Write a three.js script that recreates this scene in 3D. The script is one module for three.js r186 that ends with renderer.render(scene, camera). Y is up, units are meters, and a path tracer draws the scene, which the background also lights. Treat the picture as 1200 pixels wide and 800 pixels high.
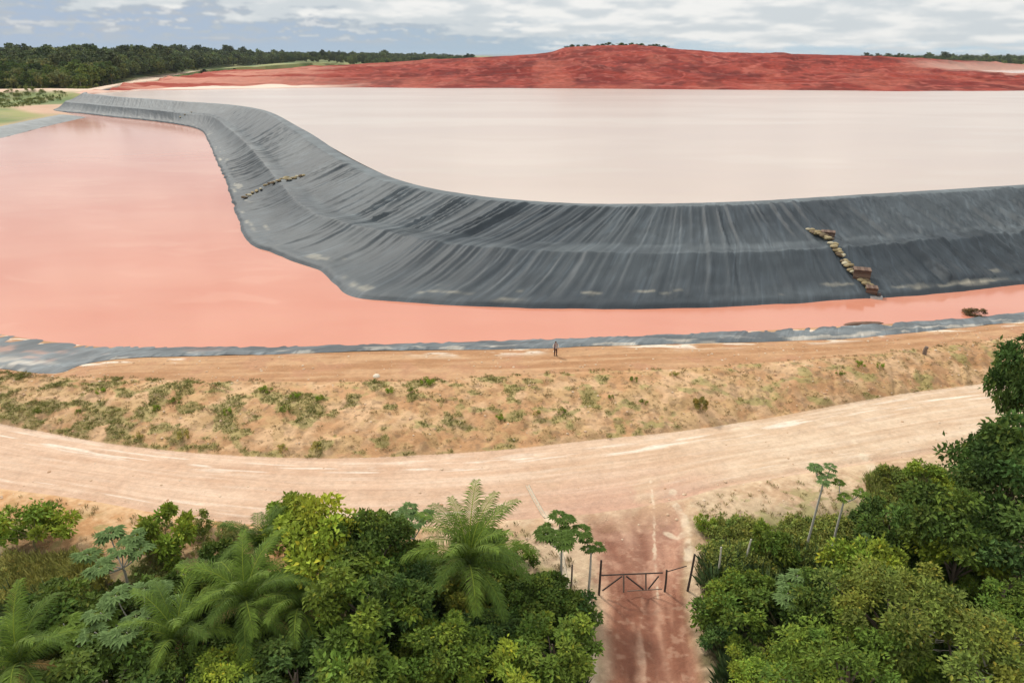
import * as THREE from 'three';
import { mergeGeometries, mergeVertices } from 'three/addons/utils/BufferGeometryUtils.js';
import { MarchingCubes } from 'three/addons/objects/MarchingCubes.js';

// ------------------------------------------------------------------ noise
function rng(seed) { let a = seed >>> 0; return () => { a = (a + 0x6D2B79F5) | 0; let t = Math.imul(a ^ (a >>> 15), 1 | a); t = (t + Math.imul(t ^ (t >>> 7), 61 | t)) ^ t; return ((t ^ (t >>> 14)) >>> 0) / 4294967296; }; }
const TAB = new Float32Array(65536); { const r = rng(77); for (let i = 0; i < 65536; i++) TAB[i] = r(); }
const hsh = (i, j) => TAB[((i * 73856093) ^ (j * 19349663)) & 65535];
function vn(x, y) { const i = Math.floor(x), j = Math.floor(y); let fx = x - i, fy = y - j; fx = fx * fx * (3 - 2 * fx); fy = fy * fy * (3 - 2 * fy); const a = hsh(i, j), b = hsh(i + 1, j), c = hsh(i, j + 1), d = hsh(i + 1, j + 1); return a + (b - a) * fx + (c - a) * fy + (a - b - c + d) * fx * fy; }
function fbm(x, y, o = 4) { let s = 0, a = 0.5, n = 0; for (let k = 0; k < o; k++) { s += a * vn(x, y); n += a; x = x * 2.03 + 17.3; y = y * 2.03 - 9.1; a *= 0.5; } return s / n; }
const h3 = (i, j, k) => TAB[((i * 73856093) ^ (j * 19349663) ^ (k * 83492791)) & 65535];
function vn3(x, y, z) { const i = Math.floor(x), j = Math.floor(y), k = Math.floor(z); let u = x - i, v = y - j, w = z - k; u = u * u * (3 - 2 * u); v = v * v * (3 - 2 * v); w = w * w * (3 - 2 * w); const L = (a, b, t) => a + (b - a) * t; return L(L(L(h3(i, j, k), h3(i + 1, j, k), u), L(h3(i, j + 1, k), h3(i + 1, j + 1, k), u), v), L(L(h3(i, j, k + 1), h3(i + 1, j, k + 1), u), L(h3(i, j + 1, k + 1), h3(i + 1, j + 1, k + 1), u), v), w); }
function fbm3(x, y, z, o) { let s = 0, a = 0.5, n = 0; for (let k = 0; k < o; k++) { s += a * vn3(x, y, z); n += a; x = x * 2.07 + 3.1; y = y * 2.07 + 7.7; z = z * 2.07 - 5.3; a *= 0.52; } return s / n; }
const ss = (a, b, x) => { const t = Math.min(1, Math.max(0, (x - a) / (b - a))); return t * t * (3 - 2 * t); };
const clamp = (x, a, b) => Math.min(b, Math.max(a, x));
const mix = (a, b, t) => a + (b - a) * t;
const mix3 = (a, b, t) => [a[0] + (b[0] - a[0]) * t, a[1] + (b[1] - a[1]) * t, a[2] + (b[2] - a[2]) * t];
const enc = v => { v = clamp(v, 0, 1); return 255 * (v <= 0.0031308 ? 12.92 * v : 1.055 * Math.pow(v, 1 / 2.4) - 0.055); };

// ------------------------------------------------------------------ camera, sky, sun, exposure
const scene = new THREE.Scene();
const CAMY = 34, FPX = 800, TILT = Math.atan(336 / 800);
const camera = new THREE.PerspectiveCamera(2 * Math.atan(400 / FPX) * 180 / Math.PI, 1.5, 0.5, 20000);
camera.position.set(0, CAMY, 0); camera.rotation.set(-TILT, 0, 0);
const renderer = new THREE.WebGLRenderer({ antialias: true });
renderer.toneMapping = THREE.LinearToneMapping; renderer.toneMappingExposure = 1.0;
renderer.shadowMap.enabled = true;
{
  const W = 4096, Hh = 2048, d = new Float32Array(W * Hh * 4);
  for (let j = 0; j < Hh; j++) {
    const el = ((j + 0.5) / Hh - 0.5) * Math.PI, sy = Math.sin(el), cy = Math.cos(el), deg = el * 57.2958;
    const near = deg > -1 && deg < 12, step = near ? 1 : 4;
    for (let i = 0; i < W; i += step) {
      const ang = ((i + 0.5) / W - 0.5) * 2 * Math.PI, az = ang + Math.PI / 2, dx = cy * Math.cos(ang), dz = cy * Math.sin(ang);
      const yy = Math.sqrt(Math.max(0, sy) + 0.01) * 7;
      const o = near ? 6 : 4;
      const n1 = fbm3(dx * 13 + 40, yy * 4.4, dz * 13 + 9, o), n2 = fbm3(dx * 34 + 3, yy * 10, dz * 34 + 80, near ? 6 : 3);
      const w = 0.5 + 0.5 * Math.cos(az + 1.2), open = ss(0.52, 0.92, w);
      // cloud deck: its base hangs lower away from the clearing
      const edge = 0.3 + 2.75 * open + (n1 - 0.5) * 4.2 * (0.35 + 0.65 * open) + (n2 - 0.5) * 2.4;
      let cov = ss(-0.35, 0.55, deg - edge);
      const holes = ss(0.60, 0.72, n1) * ss(0.45, 0.6, n2) * open; cov *= 1 - 0.8 * holes;
      const n3 = near ? fbm3(dx * 55 + 8, yy * 15, dz * 55 - 20, 5) : 0.4; const wisps = ss(0.52, 0.68, n2) * 0.5, puff = ss(0.53, 0.66, n3) * 0.7 * ss(0.5, 1.3, deg) * ss(6, 3, deg); const c2 = Math.max(cov, wisps * ss(0.2, 1.5, deg), puff);
      const lowblue = mix3([0.185, 0.28, 0.405], [0.105, 0.18, 0.30], ss(0, 1.2, deg));
      const clearer = mix3([0.52, 0.64, 0.72], lowblue, open);
      const shade = ss(0.36, 0.66, fbm3(dx * 20 + 11, yy * 7, dz * 20 - 31, o));
      const cloud = mix3([0.62, 0.665, 0.69], [0.86, 0.86, 0.84], shade);
      let c = mix3(clearer, cloud, c2);
      const up = 1 + 0.7 * Math.max(0, sy);
      if (deg < 0) c = mix3(c, [0.35, 0.38, 0.38], ss(0, -3, deg));
      for (let q = 0; q < step; q++) { const k = (j * W + i + q) * 4; d[k] = c[0] * up; d[k + 1] = c[1] * up; d[k + 2] = c[2] * up; d[k + 3] = 1; }
    }
  }
  const t = new THREE.DataTexture(d, W, Hh, THREE.RGBAFormat, THREE.FloatType);
  t.mapping = THREE.EquirectangularReflectionMapping; t.magFilter = THREE.LinearFilter; t.minFilter = THREE.LinearFilter; t.needsUpdate = true;
  scene.background = t; scene.environment = t;
}
const sun = new THREE.DirectionalLight(new THREE.Color(1.0, 0.95, 0.86), 2.8);
sun.position.set(-190, 290, -290); sun.target.position.set(0, 0, -60); scene.add(sun, sun.target);
sun.castShadow = true; sun.shadow.radius = 12; sun.shadow.mapSize.set(4096, 4096);
Object.assign(sun.shadow.camera, { left: -220, right: 220, top: 220, bottom: -220, near: 10, far: 900 });

scene.fog = new THREE.FogExp2(new THREE.Color().setRGB(0.62, 0.70, 0.76), 0.00003);

// ------------------------------------------------------------------ photo geometry: pixel (1200 x 800) -> direction
const ct = Math.cos(TILT), st = Math.sin(TILT);
function ray(px, py) { const u = (px - 600) / FPX, v = (400 - py) / FPX; return new THREE.Vector3(u, v * ct - st, -(ct + v * st)); }
function P(px, py, h) { const r = ray(px, py), t = (h - CAMY) / r.y; return new THREE.Vector3(r.x * t, h, r.z * t); }
function project(p) { const y = p.y - CAMY, zc = -p.z * ct - y * st, v = y * ct - p.z * st; return [600 + FPX * p.x / zc, 400 - FPX * v / zc, zc]; }
function curve1(pts, key = 'x', val = 'z') {           // smooth single-valued line through world points
  const p = pts.slice().sort((a, b) => a[key] - b[key]), n = p.length, m = [];
  for (let i = 0; i < n; i++) { const a = p[Math.max(0, i - 1)], b = p[Math.min(n - 1, i + 1)]; m.push((b[val] - a[val]) / (b[key] - a[key])); }
  const raw = x => {
    if (x <= p[0][key]) return p[0][val] + m[0] * (x - p[0][key]);
    if (x >= p[n - 1][key]) return p[n - 1][val] + m[n - 1] * (x - p[n - 1][key]);
    let i = 0; while (p[i + 1][key] < x) i++;
    const h = p[i + 1][key] - p[i][key], t = (x - p[i][key]) / h, t2 = t * t, t3 = t2 * t;
    return (2 * t3 - 3 * t2 + 1) * p[i][val] + (t3 - 2 * t2 + t) * h * m[i] + (-2 * t3 + 3 * t2) * p[i + 1][val] + (t3 - t2) * h * m[i + 1];
  };
  const a = p[0][key] - 30, b = p[n - 1][key] + 30, N = 6000, tb = new Float64Array(N + 1); for (let i = 0; i <= N; i++) tb[i] = raw(a + (b - a) * i / N);
  return x => { if (x <= a || x >= b) return raw(x); const f = (x - a) / (b - a) * N, i = Math.floor(f); return tb[i] + (tb[i + 1] - tb[i]) * (f - i); };
}
const line = (h, pts, key, val) => curve1(pts.map(([x, y]) => P(x, y, h)), key, val);
const WLOW = 1.5, BERM = 2.5, BENCH = 6.15, CREST = 10.2, WUP = 9.45;
const zW = line(WLOW, [[-120, 370], [0, 389], [60, 398], [130, 405], [230, 407], [400, 405], [600, 399], [800, 391], [950, 383], [1100, 375], [1200, 366], [1350, 351]]);
const zL = line(BERM, [[-120, 425], [0, 433], [40, 437], [72, 436], [95, 427], [150, 420], [230, 417.5], [400, 412.5], [600, 408.5], [700, 405.5], [800, 402.5], [900, 400], [1000, 395], [1100, 386.5], [1200, 376.5], [1350, 362]]);
const zB = line(BERM - 0.1, [[-120, 430], [0, 438], [72, 442], [150, 444], [300, 447], [400, 447], [500, 446], [600, 440], [700, 435], [800, 432], [900, 425], [1000, 417], [1100, 406], [1200, 394], [1350, 380]]);
const zR1 = line(0, [[-120, 475], [0, 497], [60, 508], [130, 520], [220, 530], [300, 535], [400, 537], [500, 533], [600, 526], [700, 515], [800, 505], [900, 490], [960, 479], [1050, 463], [1150, 450], [1200, 444], [1350, 425]]);
const zR2 = line(0, [[-120, 555], [0, 570], [100, 583], [200, 601], [300, 612], [400, 615], [500, 614], [600, 607], [700, 598], [790, 584], [850, 568], [940, 553], [1050, 536], [1200, 512], [1350, 492]]);
const xA = line(-0.4, [[560, 560], [600, 580], [640, 604], [680, 640], [697, 690], [699, 740], [703, 800], [710, 900]], 'z', 'x');
const xB = line(-0.4, [[880, 560], [815, 580], [800, 604], [803, 640], [803, 690], [812, 740], [828, 800], [850, 900]], 'z', 'x');
function access(x, z) { const a = xA(z), b = xB(z); return ss(-0.5, 0.6, x - a) * ss(-0.5, 0.6, b - x) * ss(0, 5.5, z - zR2(x) + 1.5 + 1.6 * (fbm(x * 0.5, z * 0.4, 3) - 0.5)); }
function H(x, z) {
  const w = zW(x); if (z < w) return WLOW - 0.05 - Math.min(2.2, (w - z) * 0.35);
  const l = zL(x); if (z < l) { const t = (z - w) / (l - w); return mix(WLOW - 0.05, BERM - 0.06, t); }
  const b = zB(x), r1 = zR1(x), rough = (fbm(x * 0.8, z * 0.8, 4) - 0.5);
  if (z < b) { const t = (z - l) / Math.max(0.5, b - l); return BERM - 0.06 * (1 - ss(0, 0.2, t)) - 0.1 * t + 0.2 * (fbm(x * 0.5 + 5, z * 1.2, 3) - 0.5) * ss(0, 0.15, t); }
  if (z < r1) {
    const t = (z - b) / (r1 - b), prof = mix(1 - t, 1 - Math.pow(t, 1.9), 0.75), k = Math.min(ss(0, 0.15, t), ss(0, 0.06, 1 - t));
    return (BERM - 0.1) * prof + k * (0.55 * rough + 0.55 * (fbm(x * 0.22, z * 0.3, 3) - 0.5) + 0.12 * (fbm(x * 3, z * 3, 2) - 0.5) - (0.12 + 0.3 * ss(15, 40, x)) * Math.pow(1 - Math.abs(2 * fbm(x * 0.75 + 0.25 * z, z * 0.12 + 4, 2) - 1), 5) * ss(0.15, 0.55, t)) + 0.2 * (fbm(x * 0.5 + 5, z * 1.2, 3) - 0.5) * (1 - ss(0, 0.15, t));
  }
  const r2 = zR2(x);
  if (z < r2) { const t = (z - r1) / (r2 - r1); return 0.09 * (fbm(x * 0.12, t * 14, 3) - 0.5) * ss(0, 0.1, t) + 0.05 * rough - 0.1 * Math.exp(-Math.pow((t - 0.985) * 26, 2)); }
  const dz = z - r2, ac = access(x, z), e = ss(0, 1.2, dz);
  let h = -0.045 * dz + e * (0.22 * Math.exp(-dz * 0.35) + 0.35 * rough * ss(0, 4, dz));
  if (ac > 0) { const t = (x - xA(z)) / (xB(z) - xA(z)); const ruts = -0.2 * Math.exp(-Math.pow((t - 0.33 + 0.03 * Math.sin(z * 0.4)) * 11, 2)) - 0.18 * Math.exp(-Math.pow((t - 0.62 + 0.03 * Math.sin(z * 0.3)) * 11, 2)) + 0.06 * (fbm(x * 1.6, z * 0.8, 3) - 0.5); h = mix(h, -0.045 * dz - 0.2 * ss(0, 5, dz) + ruts, ac); }
  return h;
}
function Pg(px, py, lift = 0) { const r = ray(px, py); let t0 = 20; for (let t = 20; t < 160; t += 0.25) { const x = r.x * t, y = CAMY + r.y * t, z = r.z * t; if (y < H(x, z) + lift) { let a = t0, b = t; for (let k = 0; k < 12; k++) { const m = (a + b) / 2; (CAMY + r.y * m < H(r.x * m, r.z * m) + lift) ? b = m : a = m; } return new THREE.Vector3(r.x * b, H(r.x * b, r.z * b), r.z * b); } t0 = t; } return null; }

// ------------------------------------------------------------------ helpers for things
const used = {};
function numbered(n) { if (!(n in used)) { used[n] = 0; return n; } used[n]++; return n + '_' + String(used[n]).padStart(3, '0'); }
function shadows(o) { o.traverse(m => { if (m.isMesh) { m.castShadow = true; m.receiveShadow = true; } }); return o; }
function struct(name, geo, mat) { const m = new THREE.Mesh(geo, mat); m.name = numbered(name); m.userData.kind = 'structure'; m.castShadow = m.receiveShadow = true; scene.add(m); return m; }
function tag(o, label, category, group) { o.userData.label = label; if (category) o.userData.category = category; if (group) o.userData.group = group; return o; }
function thing(name, label, category, group) { const g = new THREE.Group(); g.name = numbered(name); scene.add(g); return tag(g, label, category, group); }
function part(name, geo, mat, parent) { const m = new THREE.Mesh(geo, mat); m.name = name; m.castShadow = m.receiveShadow = true; parent.add(m); return m; }
function lin(r, g, b) { return new THREE.Color().setRGB(r, g, b); }
function std(c, o = {}) { return new THREE.MeshStandardMaterial({ color: lin(...c), roughness: 0.9, side: THREE.DoubleSide, ...o }); }
function gridMesh(xs, zs, fh) {
  const nx = xs.length, nz = zs.length, p = new Float32Array(nx * nz * 3);
  for (let j = 0; j < nz; j++) for (let i = 0; i < nx; i++) { const k = (j * nx + i) * 3; p[k] = xs[i]; p[k + 1] = fh(xs[i], zs[j]); p[k + 2] = zs[j]; }
  const g = new THREE.BufferGeometry(); g.setAttribute('position', new THREE.BufferAttribute(p, 3));
  const idx = new Uint32Array((nx - 1) * (nz - 1) * 6); let q = 0;
  for (let j = 0; j < nz - 1; j++) for (let i = 0; i < nx - 1; i++) { const a = j * nx + i, b = a + 1, c = a + nx, d = c + 1; idx[q++] = a; idx[q++] = c; idx[q++] = b; idx[q++] = b; idx[q++] = c; idx[q++] = d; }
  g.setIndex(new THREE.BufferAttribute(idx, 1)); g.computeVertexNormals(); return g;
}
function steps(...segs) { const a = []; for (const [x0, x1, s] of segs) { const n = Math.max(1, Math.round((x1 - x0) / s)); for (let i = 0; i < n; i++) a.push(x0 + (x1 - x0) * i / n); } a.push(segs[segs.length - 1][1]); return a; }
function subset(g, test) {                                  // the faces of g for which test(x, y, z) holds, as their own compact geometry
  const p = g.attributes.position.array, id = g.index.array, map = new Int32Array(p.length / 3).fill(-1), out = [], keep = [];
  for (let k = 0; k < id.length; k += 3) { const a = id[k] * 3, b = id[k + 1] * 3, c = id[k + 2] * 3; if (!test((p[a] + p[b] + p[c]) / 3, (p[a + 1] + p[b + 1] + p[c + 1]) / 3, (p[a + 2] + p[b + 2] + p[c + 2]) / 3, k)) continue; for (let q = 0; q < 3; q++) { const v = id[k + q]; if (map[v] < 0) { map[v] = keep.length; keep.push(v); } out.push(map[v]); } }
  const r = new THREE.BufferGeometry();
  for (const n in g.attributes) { const s = g.attributes[n], it = s.itemSize, arr = new Float32Array(keep.length * it); keep.forEach((v, i) => { for (let q = 0; q < it; q++) arr[i * it + q] = s.array[v * it + q]; }); r.setAttribute(n, new THREE.BufferAttribute(arr, it)); }
  r.setIndex(out); return r;
}
function tex(W, Hh, f, srgb = true) {                        // f(u, v) -> [r, g, b] linear (srgb) or raw 0..1
  const d = new Uint8Array(W * Hh * 4);
  for (let j = 0; j < Hh; j++) for (let i = 0; i < W; i++) { const c = f((i + 0.5) / W, (j + 0.5) / Hh), k = (j * W + i) * 4; if (srgb) { d[k] = enc(c[0]); d[k + 1] = enc(c[1]); d[k + 2] = enc(c[2]); } else { d[k] = d[k + 1] = d[k + 2] = 255 * clamp(c, 0, 1); } d[k + 3] = 255; }
  const t = new THREE.DataTexture(d, W, Hh); t.magFilter = THREE.LinearFilter; t.minFilter = THREE.LinearMipmapLinearFilter; t.generateMipmaps = true; if (srgb) t.colorSpace = THREE.SRGBColorSpace; t.needsUpdate = true; return t;
}
const JIT = rng(5);

// ------------------------------------------------------------------ near ground: berm, slope, haul road, access road, forest floor
const TX0 = -92, TX1 = 92, TZ0 = -96, TZ1 = -14;
function soil(x, z) {
  const b = zB(x), r1 = zR1(x), r2 = zR2(x), l = zL(x);
  const f1 = fbm(x * 0.35, z * 0.5, 4), f2 = fbm(x * 2.2 + 9, z * 2.6, 3), f3 = vn(x * 7, z * 8), f4 = fbm(x * 0.9 + 31, z * 1.1, 4);
  let c;
  if (z < b) {                                            // berm top: rolled orange earth, streaks along it
    const t = (z - l) / Math.max(0.5, b - l), s = fbm(x * 0.1, (z - l) * 1.4, 4);
    c = mix3([0.38, 0.19, 0.085], [0.50, 0.29, 0.15], ss(0.35, 0.7, s * 0.7 + f1 * 0.3));
    c = mix3(c, [0.40, 0.19, 0.10], ss(0.55, 0.75, f1) * 0.6);
    const sed = ss(0.50, 0.62, fbm(x * 0.3 + 70, z * 1.4, 4)) * (1 - ss(0.1, 0.35, t)) * ss(0.3, 0.5, vn(x * 0.12 + 3, 4)); c = mix3(c, [0.72, 0.62, 0.5], sed * 0.85);
  } else if (z < r1) {                                    // vegetated slope: bare tan earth, dry grass, green patches
    const t = (z - b) / (r1 - b);
    c = mix3([0.49, 0.265, 0.125], [0.60, 0.375, 0.205], ss(0.35, 0.65, f1));
    c = mix3(c, [0.40, 0.21, 0.09], ss(0.5, 0.72, fbm(x * 0.6 + 5, z * 0.7 + 60, 4)) * 0.7);
    c = mix3(c, [0.52, 0.34, 0.155], ss(0.46, 0.62, f4) * 0.55);
    const px = x / Math.max(20, -z), gl = 0.13 * ss(0.1, -0.45, px) - 0.03;
    const g = ss(0.56, 0.66, fbm(x * 0.5 + 100, z * 0.8 + 7, 4) + gl * (1 - 0.4 * t));
    c = mix3(c, mix3([0.23, 0.24, 0.07], [0.36, 0.31, 0.11], f2), g * 0.62);
    const dk = ss(0.60, 0.72, fbm(x * 1.6 + 40, z * 2 + 2, 3)); c = mix3(c, [0.24, 0.15, 0.08], dk * 0.5);
    c = mix3(c, [0.30, 0.18, 0.09], ss(0.90, 1, t + 0.12 * (f4 - 0.5)) * 0.5 * ss(0.3, 0.55, f1));
  } else if (z < r2 + 0.3) {                              // haul road: pale packed earth with wheel streaks
    const t = (z - r1) / (r2 - r1), wv = 0.12 * (vn(x * 0.04, 3) - 0.5), s1 = fbm(x * 0.07, (t + wv) * 20, 5), s2 = fbm(x * 0.16 + 50, (t + wv) * 42, 4);
    const px = ss(-10, 30, x);
    c = mix3(mix3([0.52, 0.325, 0.21], [0.53, 0.355, 0.225], px), mix3([0.66, 0.465, 0.33], [0.67, 0.505, 0.355], px), ss(0.2, 0.85, s1 * 0.6 + f1 * 0.4));
    c = mix3(c, [0.40, 0.24, 0.15], ss(0.60, 0.78, s2) * 0.3);
    const band = Math.exp(-Math.pow((t - 0.22 + wv) * 9, 2)) * 0.9 + Math.exp(-Math.pow((t - 0.85 - wv) * 12, 2)) * 0.6;
    c = mix3(c, [0.80, 0.70, 0.58], ss(0.55, 0.74, fbm(x * 0.22 + 8, (t + wv) * 30, 4)) * (0.10 + 0.7 * band));
    c = mix3(c, [0.46, 0.27, 0.17], ss(0.9, 1.0, t + 0.1 * (f4 - 0.5)) * 0.5);
    const jn = ss(0.3, 1, t) * ss(-3, 5, x) * ss(21, 13, x); c = mix3(c, [0.49, 0.275, 0.19], jn * ss(0.3, 0.62, f1 + 0.12) * 0.7);
  } else {                                                // forest floor and the orange shoulder
    const dz = z - r2, sh = ss(8.5, 2.5, dz + 4 * (f1 - 0.5));
    const litter = mix3([0.10, 0.075, 0.04], [0.20, 0.16, 0.07], f2);
    const shoulder = mix3(mix3([0.50, 0.26, 0.11], [0.50, 0.32, 0.19], ss(-14, 0, x)), mix3([0.58, 0.37, 0.20], [0.61, 0.44, 0.28], ss(-14, 0, x)), ss(0.35, 0.65, f1 * 0.6 + f2 * 0.4));
    c = mix3(litter, shoulder, sh); c = mix3(c, [0.26, 0.24, 0.08], ss(0.56, 0.66, f4) * 0.6 * ss(1, 3, dz));
    const ac = access(x, z);
    const a = xA(z), bb = xB(z), vg = ss(-5.5, -1.5, x - a) * ss(4, 1.5, x - bb) * (1 - ac);
    c = mix3(c, mix3([0.42, 0.27, 0.17], [0.62, 0.47, 0.30], f2), vg * ss(0.36, 0.5, f1));
    if (ac > 0) {
      const t = (x - a) / (bb - a), s = fbm(t * 9 + 0.5 * f1, z * 0.25, 4);
      let r = mix3([0.225, 0.085, 0.046], [0.40, 0.19, 0.115], ss(0.35, 0.68, s));
      r = mix3(r, [0.52, 0.33, 0.22], (ss(0.55, 0.75, f2) * 0.4 + 0.6 * Math.exp(-Math.pow((t - 0.47) * 10, 2)) * ss(0.35, 0.6, s) + 0.35 * Math.exp(-Math.pow((t - 0.66) * 22, 2))) * 0.8);
      r = mix3(r, [0.52, 0.31, 0.215], ss(-36, -46, z + 5 * (f4 - 0.5)) * 0.5);
      const rut = Math.exp(-Math.pow((t - 0.33 + 0.03 * Math.sin(z * 0.4)) * 13, 2)) + Math.exp(-Math.pow((t - 0.62 + 0.03 * Math.sin(z * 0.3)) * 13, 2)); r = mix3(r, [0.19, 0.066, 0.036], Math.min(1, rut) * ss(0.3, 0.6, f4 + 0.1) * 0.75);
      r = mix3(r, [0.60, 0.42, 0.27], ss(0.22, 0.0, t) * 0.85 * ss(0.3, 0.6, f4 + 0.15));
      c = mix3(c, r, ac);
    }
  }
  // pale run-off traces washed across the road and shoulder
  let tr = 0; for (const [f, w] of TRACES) { const d = f(x, z); if (d < 2) tr = Math.max(tr, ss(w, w * 0.35, d + 0.35 * (f2 - 0.5))); }
  if (tr > 0) c = mix3(c, [0.70, 0.56, 0.40], tr * 0.65 * ss(0.3, 0.55, f4));
  const k = 0.84 + 0.22 * f2 + 0.14 * (f3 - 0.5);
  return [c[0] * k, c[1] * k, c[2] * k];
}
function polyDist(pts) { return (x, z) => { let m = 1e9; for (let i = 0; i < pts.length - 1; i++) { const a = pts[i], b = pts[i + 1], dx = b.x - a.x, dz = b.z - a.z, t = clamp(((x - a.x) * dx + (z - a.z) * dz) / (dx * dx + dz * dz), 0, 1), ex = x - a.x - dx * t, ez = z - a.z - dz * t, d = ex * ex + ez * ez; if (d < m) m = d; } return Math.sqrt(m); }; }
const TRACES = [
  [polyDist([[1000, 508], [1012, 535], [1030, 562], [1040, 575]].map(p => P(...p, 0))), 0.55],
  [polyDist([[789, 578], [788, 590], [800, 606], [806, 624], [807, 652]].map(p => P(...p, -0.2))), 0.4],
  [polyDist([[806, 624], [795, 630], [782, 625]].map(p => P(...p, -0.3))), 0.35],
  [polyDist([[762, 565], [766, 600], [768, 650], [772, 700]].map(p => P(...p, -0.3))), 0.15],
  [polyDist([[640, 604], [655, 640], [672, 690], [690, 745], [694, 800]].map(p => P(...p, -0.2))), 0.6]
];
const soilMap = tex(2048, 1536, (u, v) => soil(mix(TX0, TX1, u), mix(TZ0, TZ1, v)));
const soilBump = tex(1024, 1024, (u, v) => { const f = (a, b, o) => fbm(a, b, o); const x = u * 64, y = v * 64; const w = ss(0.85, 1, u), w2 = ss(0.85, 1, v); const g = (X, Y) => 0.6 * f(X * 0.7, Y * 0.7, 4) + 0.4 * vn(X * 3, Y * 3); return mix(mix(g(x, y), g(x - 64, y), w), mix(g(x, y - 64), g(x - 64, y - 64), w), w2); }, false);
soilBump.wrapS = soilBump.wrapT = THREE.RepeatWrapping; soilBump.repeat.set(18, 8);
const soilMat = new THREE.MeshStandardMaterial({ map: soilMap, roughness: 0.95, bumpMap: soilBump, bumpScale: 0.06, side: THREE.DoubleSide });
{
  const xs = steps([-130, -74, 1.4], [-74, 74, 0.3], [74, 130, 1.4]), zs = steps([-112, -94, 1.5], [-94, -24, 0.25], [-24, 12, 1.2]);
  const g = gridMesh(xs, zs, H), p = g.attributes.position, uv = new Float32Array(p.count * 2);
  for (let i = 0; i < p.count; i++) { uv[i * 2] = (p.getX(i) - TX0) / (TX1 - TX0); uv[i * 2 + 1] = (p.getZ(i) - TZ0) / (TZ1 - TZ0); }
  g.setAttribute('uv', new THREE.BufferAttribute(uv, 2));
  const kind = (x, z) => { if (z < zL(x)) return 3; if (z < zB(x)) return 0; const r1 = zR1(x); if (z < r1) return 1; if (z < zR2(x)) return 2; return access(x, z) > 0.5 ? 4 : 3; };
  const names = ['berm_track', 'embankment_slope', 'haul_road', 'ground', 'access_road'];
  const N = g.index.count / 3, kinds = new Uint8Array(N), pa = p.array, id = g.index.array;
  for (let k = 0; k < N; k++) { const a = id[k * 3] * 3, b = id[k * 3 + 1] * 3, c = id[k * 3 + 2] * 3; kinds[k] = kind((pa[a] + pa[b] + pa[c]) / 3, (pa[a + 2] + pa[b + 2] + pa[c + 2]) / 3); }
  names.forEach((n, q) => struct(n, subset(g, (x, y, z, k) => kinds[k / 3] === q), soilMat));
}

// ------------------------------------------------------------------ far land, its banks and the sandy track round the pond
const shore = [P(1350, 351, WLOW), P(1000, 380, WLOW), P(600, 399, WLOW), P(130, 405, WLOW), P(0, 389, WLOW), new THREE.Vector3(-100, 0, -92), new THREE.Vector3(-140, 0, -112), new THREE.Vector3(-172, 0, -150), new THREE.Vector3(-200, 0, -225), P(0, 160.5, WLOW), P(45, 149, WLOW), P(80, 141, WLOW), P(97, 137.5, WLOW), P(80, 132, WLOW), P(58, 127, WLOW)];
const shoreDist = polyDist(shore);
const trackPts = [P(-60, 121, 3.2), P(0, 115.5, 3.5), P(60, 112, 5), P(108, 105, CREST - 0.1), P(150, 97, CREST - 0.1), P(200, 88, CREST), P(240, 83, CREST), P(330, 77, CREST)];
const trackD = polyDist(trackPts);
const trackH = z => 3.2 + (CREST - 3.3) * ss(-430, -520, z);
const pondPoly = [...shore.slice(0), P(97, 112, CREST), new THREE.Vector3(-340, 0, -640), new THREE.Vector3(-440, 0, -1100), new THREE.Vector3(-420, 0, -1500), new THREE.Vector3(900, 0, -1500), new THREE.Vector3(900, 0, -60)];
function inside(x, z) { let r = false; for (let i = 0, j = pondPoly.length - 1; i < pondPoly.length; j = i++) { const a = pondPoly[i], b = pondPoly[j]; if ((a.z > z) !== (b.z > z) && x < (b.x - a.x) * (z - a.z) / (b.z - a.z) + a.x) r = !r; } return r; }
function HF(x, z) {
  if (z > -106 && x > -122 && x < 122) return -6;
  if (z > -100) return -2.0;
  if (inside(x, z)) { const d = shoreDist(x, z); return d < 30 ? Math.max(-3, WLOW - 0.1 - d * 0.3) : -3; }
  const d = shoreDist(x, z);
  let h = WLOW - 0.1 + Math.min(1.3, d * 0.14) + 1.2 * ss(10, 60, d) + (fbm(x * 0.02, z * 0.02, 3) - 0.5) * 2 * ss(15, 60, d);
  h += 10 * ss(-480, -900, z) * ss(-250, -420, x) + 5 * ss(-1000, -1700, z);
  h += 5 * ss(-560, -700, z) * ss(-400, -700, x) * ss(-2200, -1400, z);
  const td = trackD(x, z), th = trackH(z) - Math.max(0, td - 7) * 0.3; if (td < 60) h = Math.max(Math.min(h, th + Math.max(0, td - 7) * 0.5), th);
  return h;
}
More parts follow.
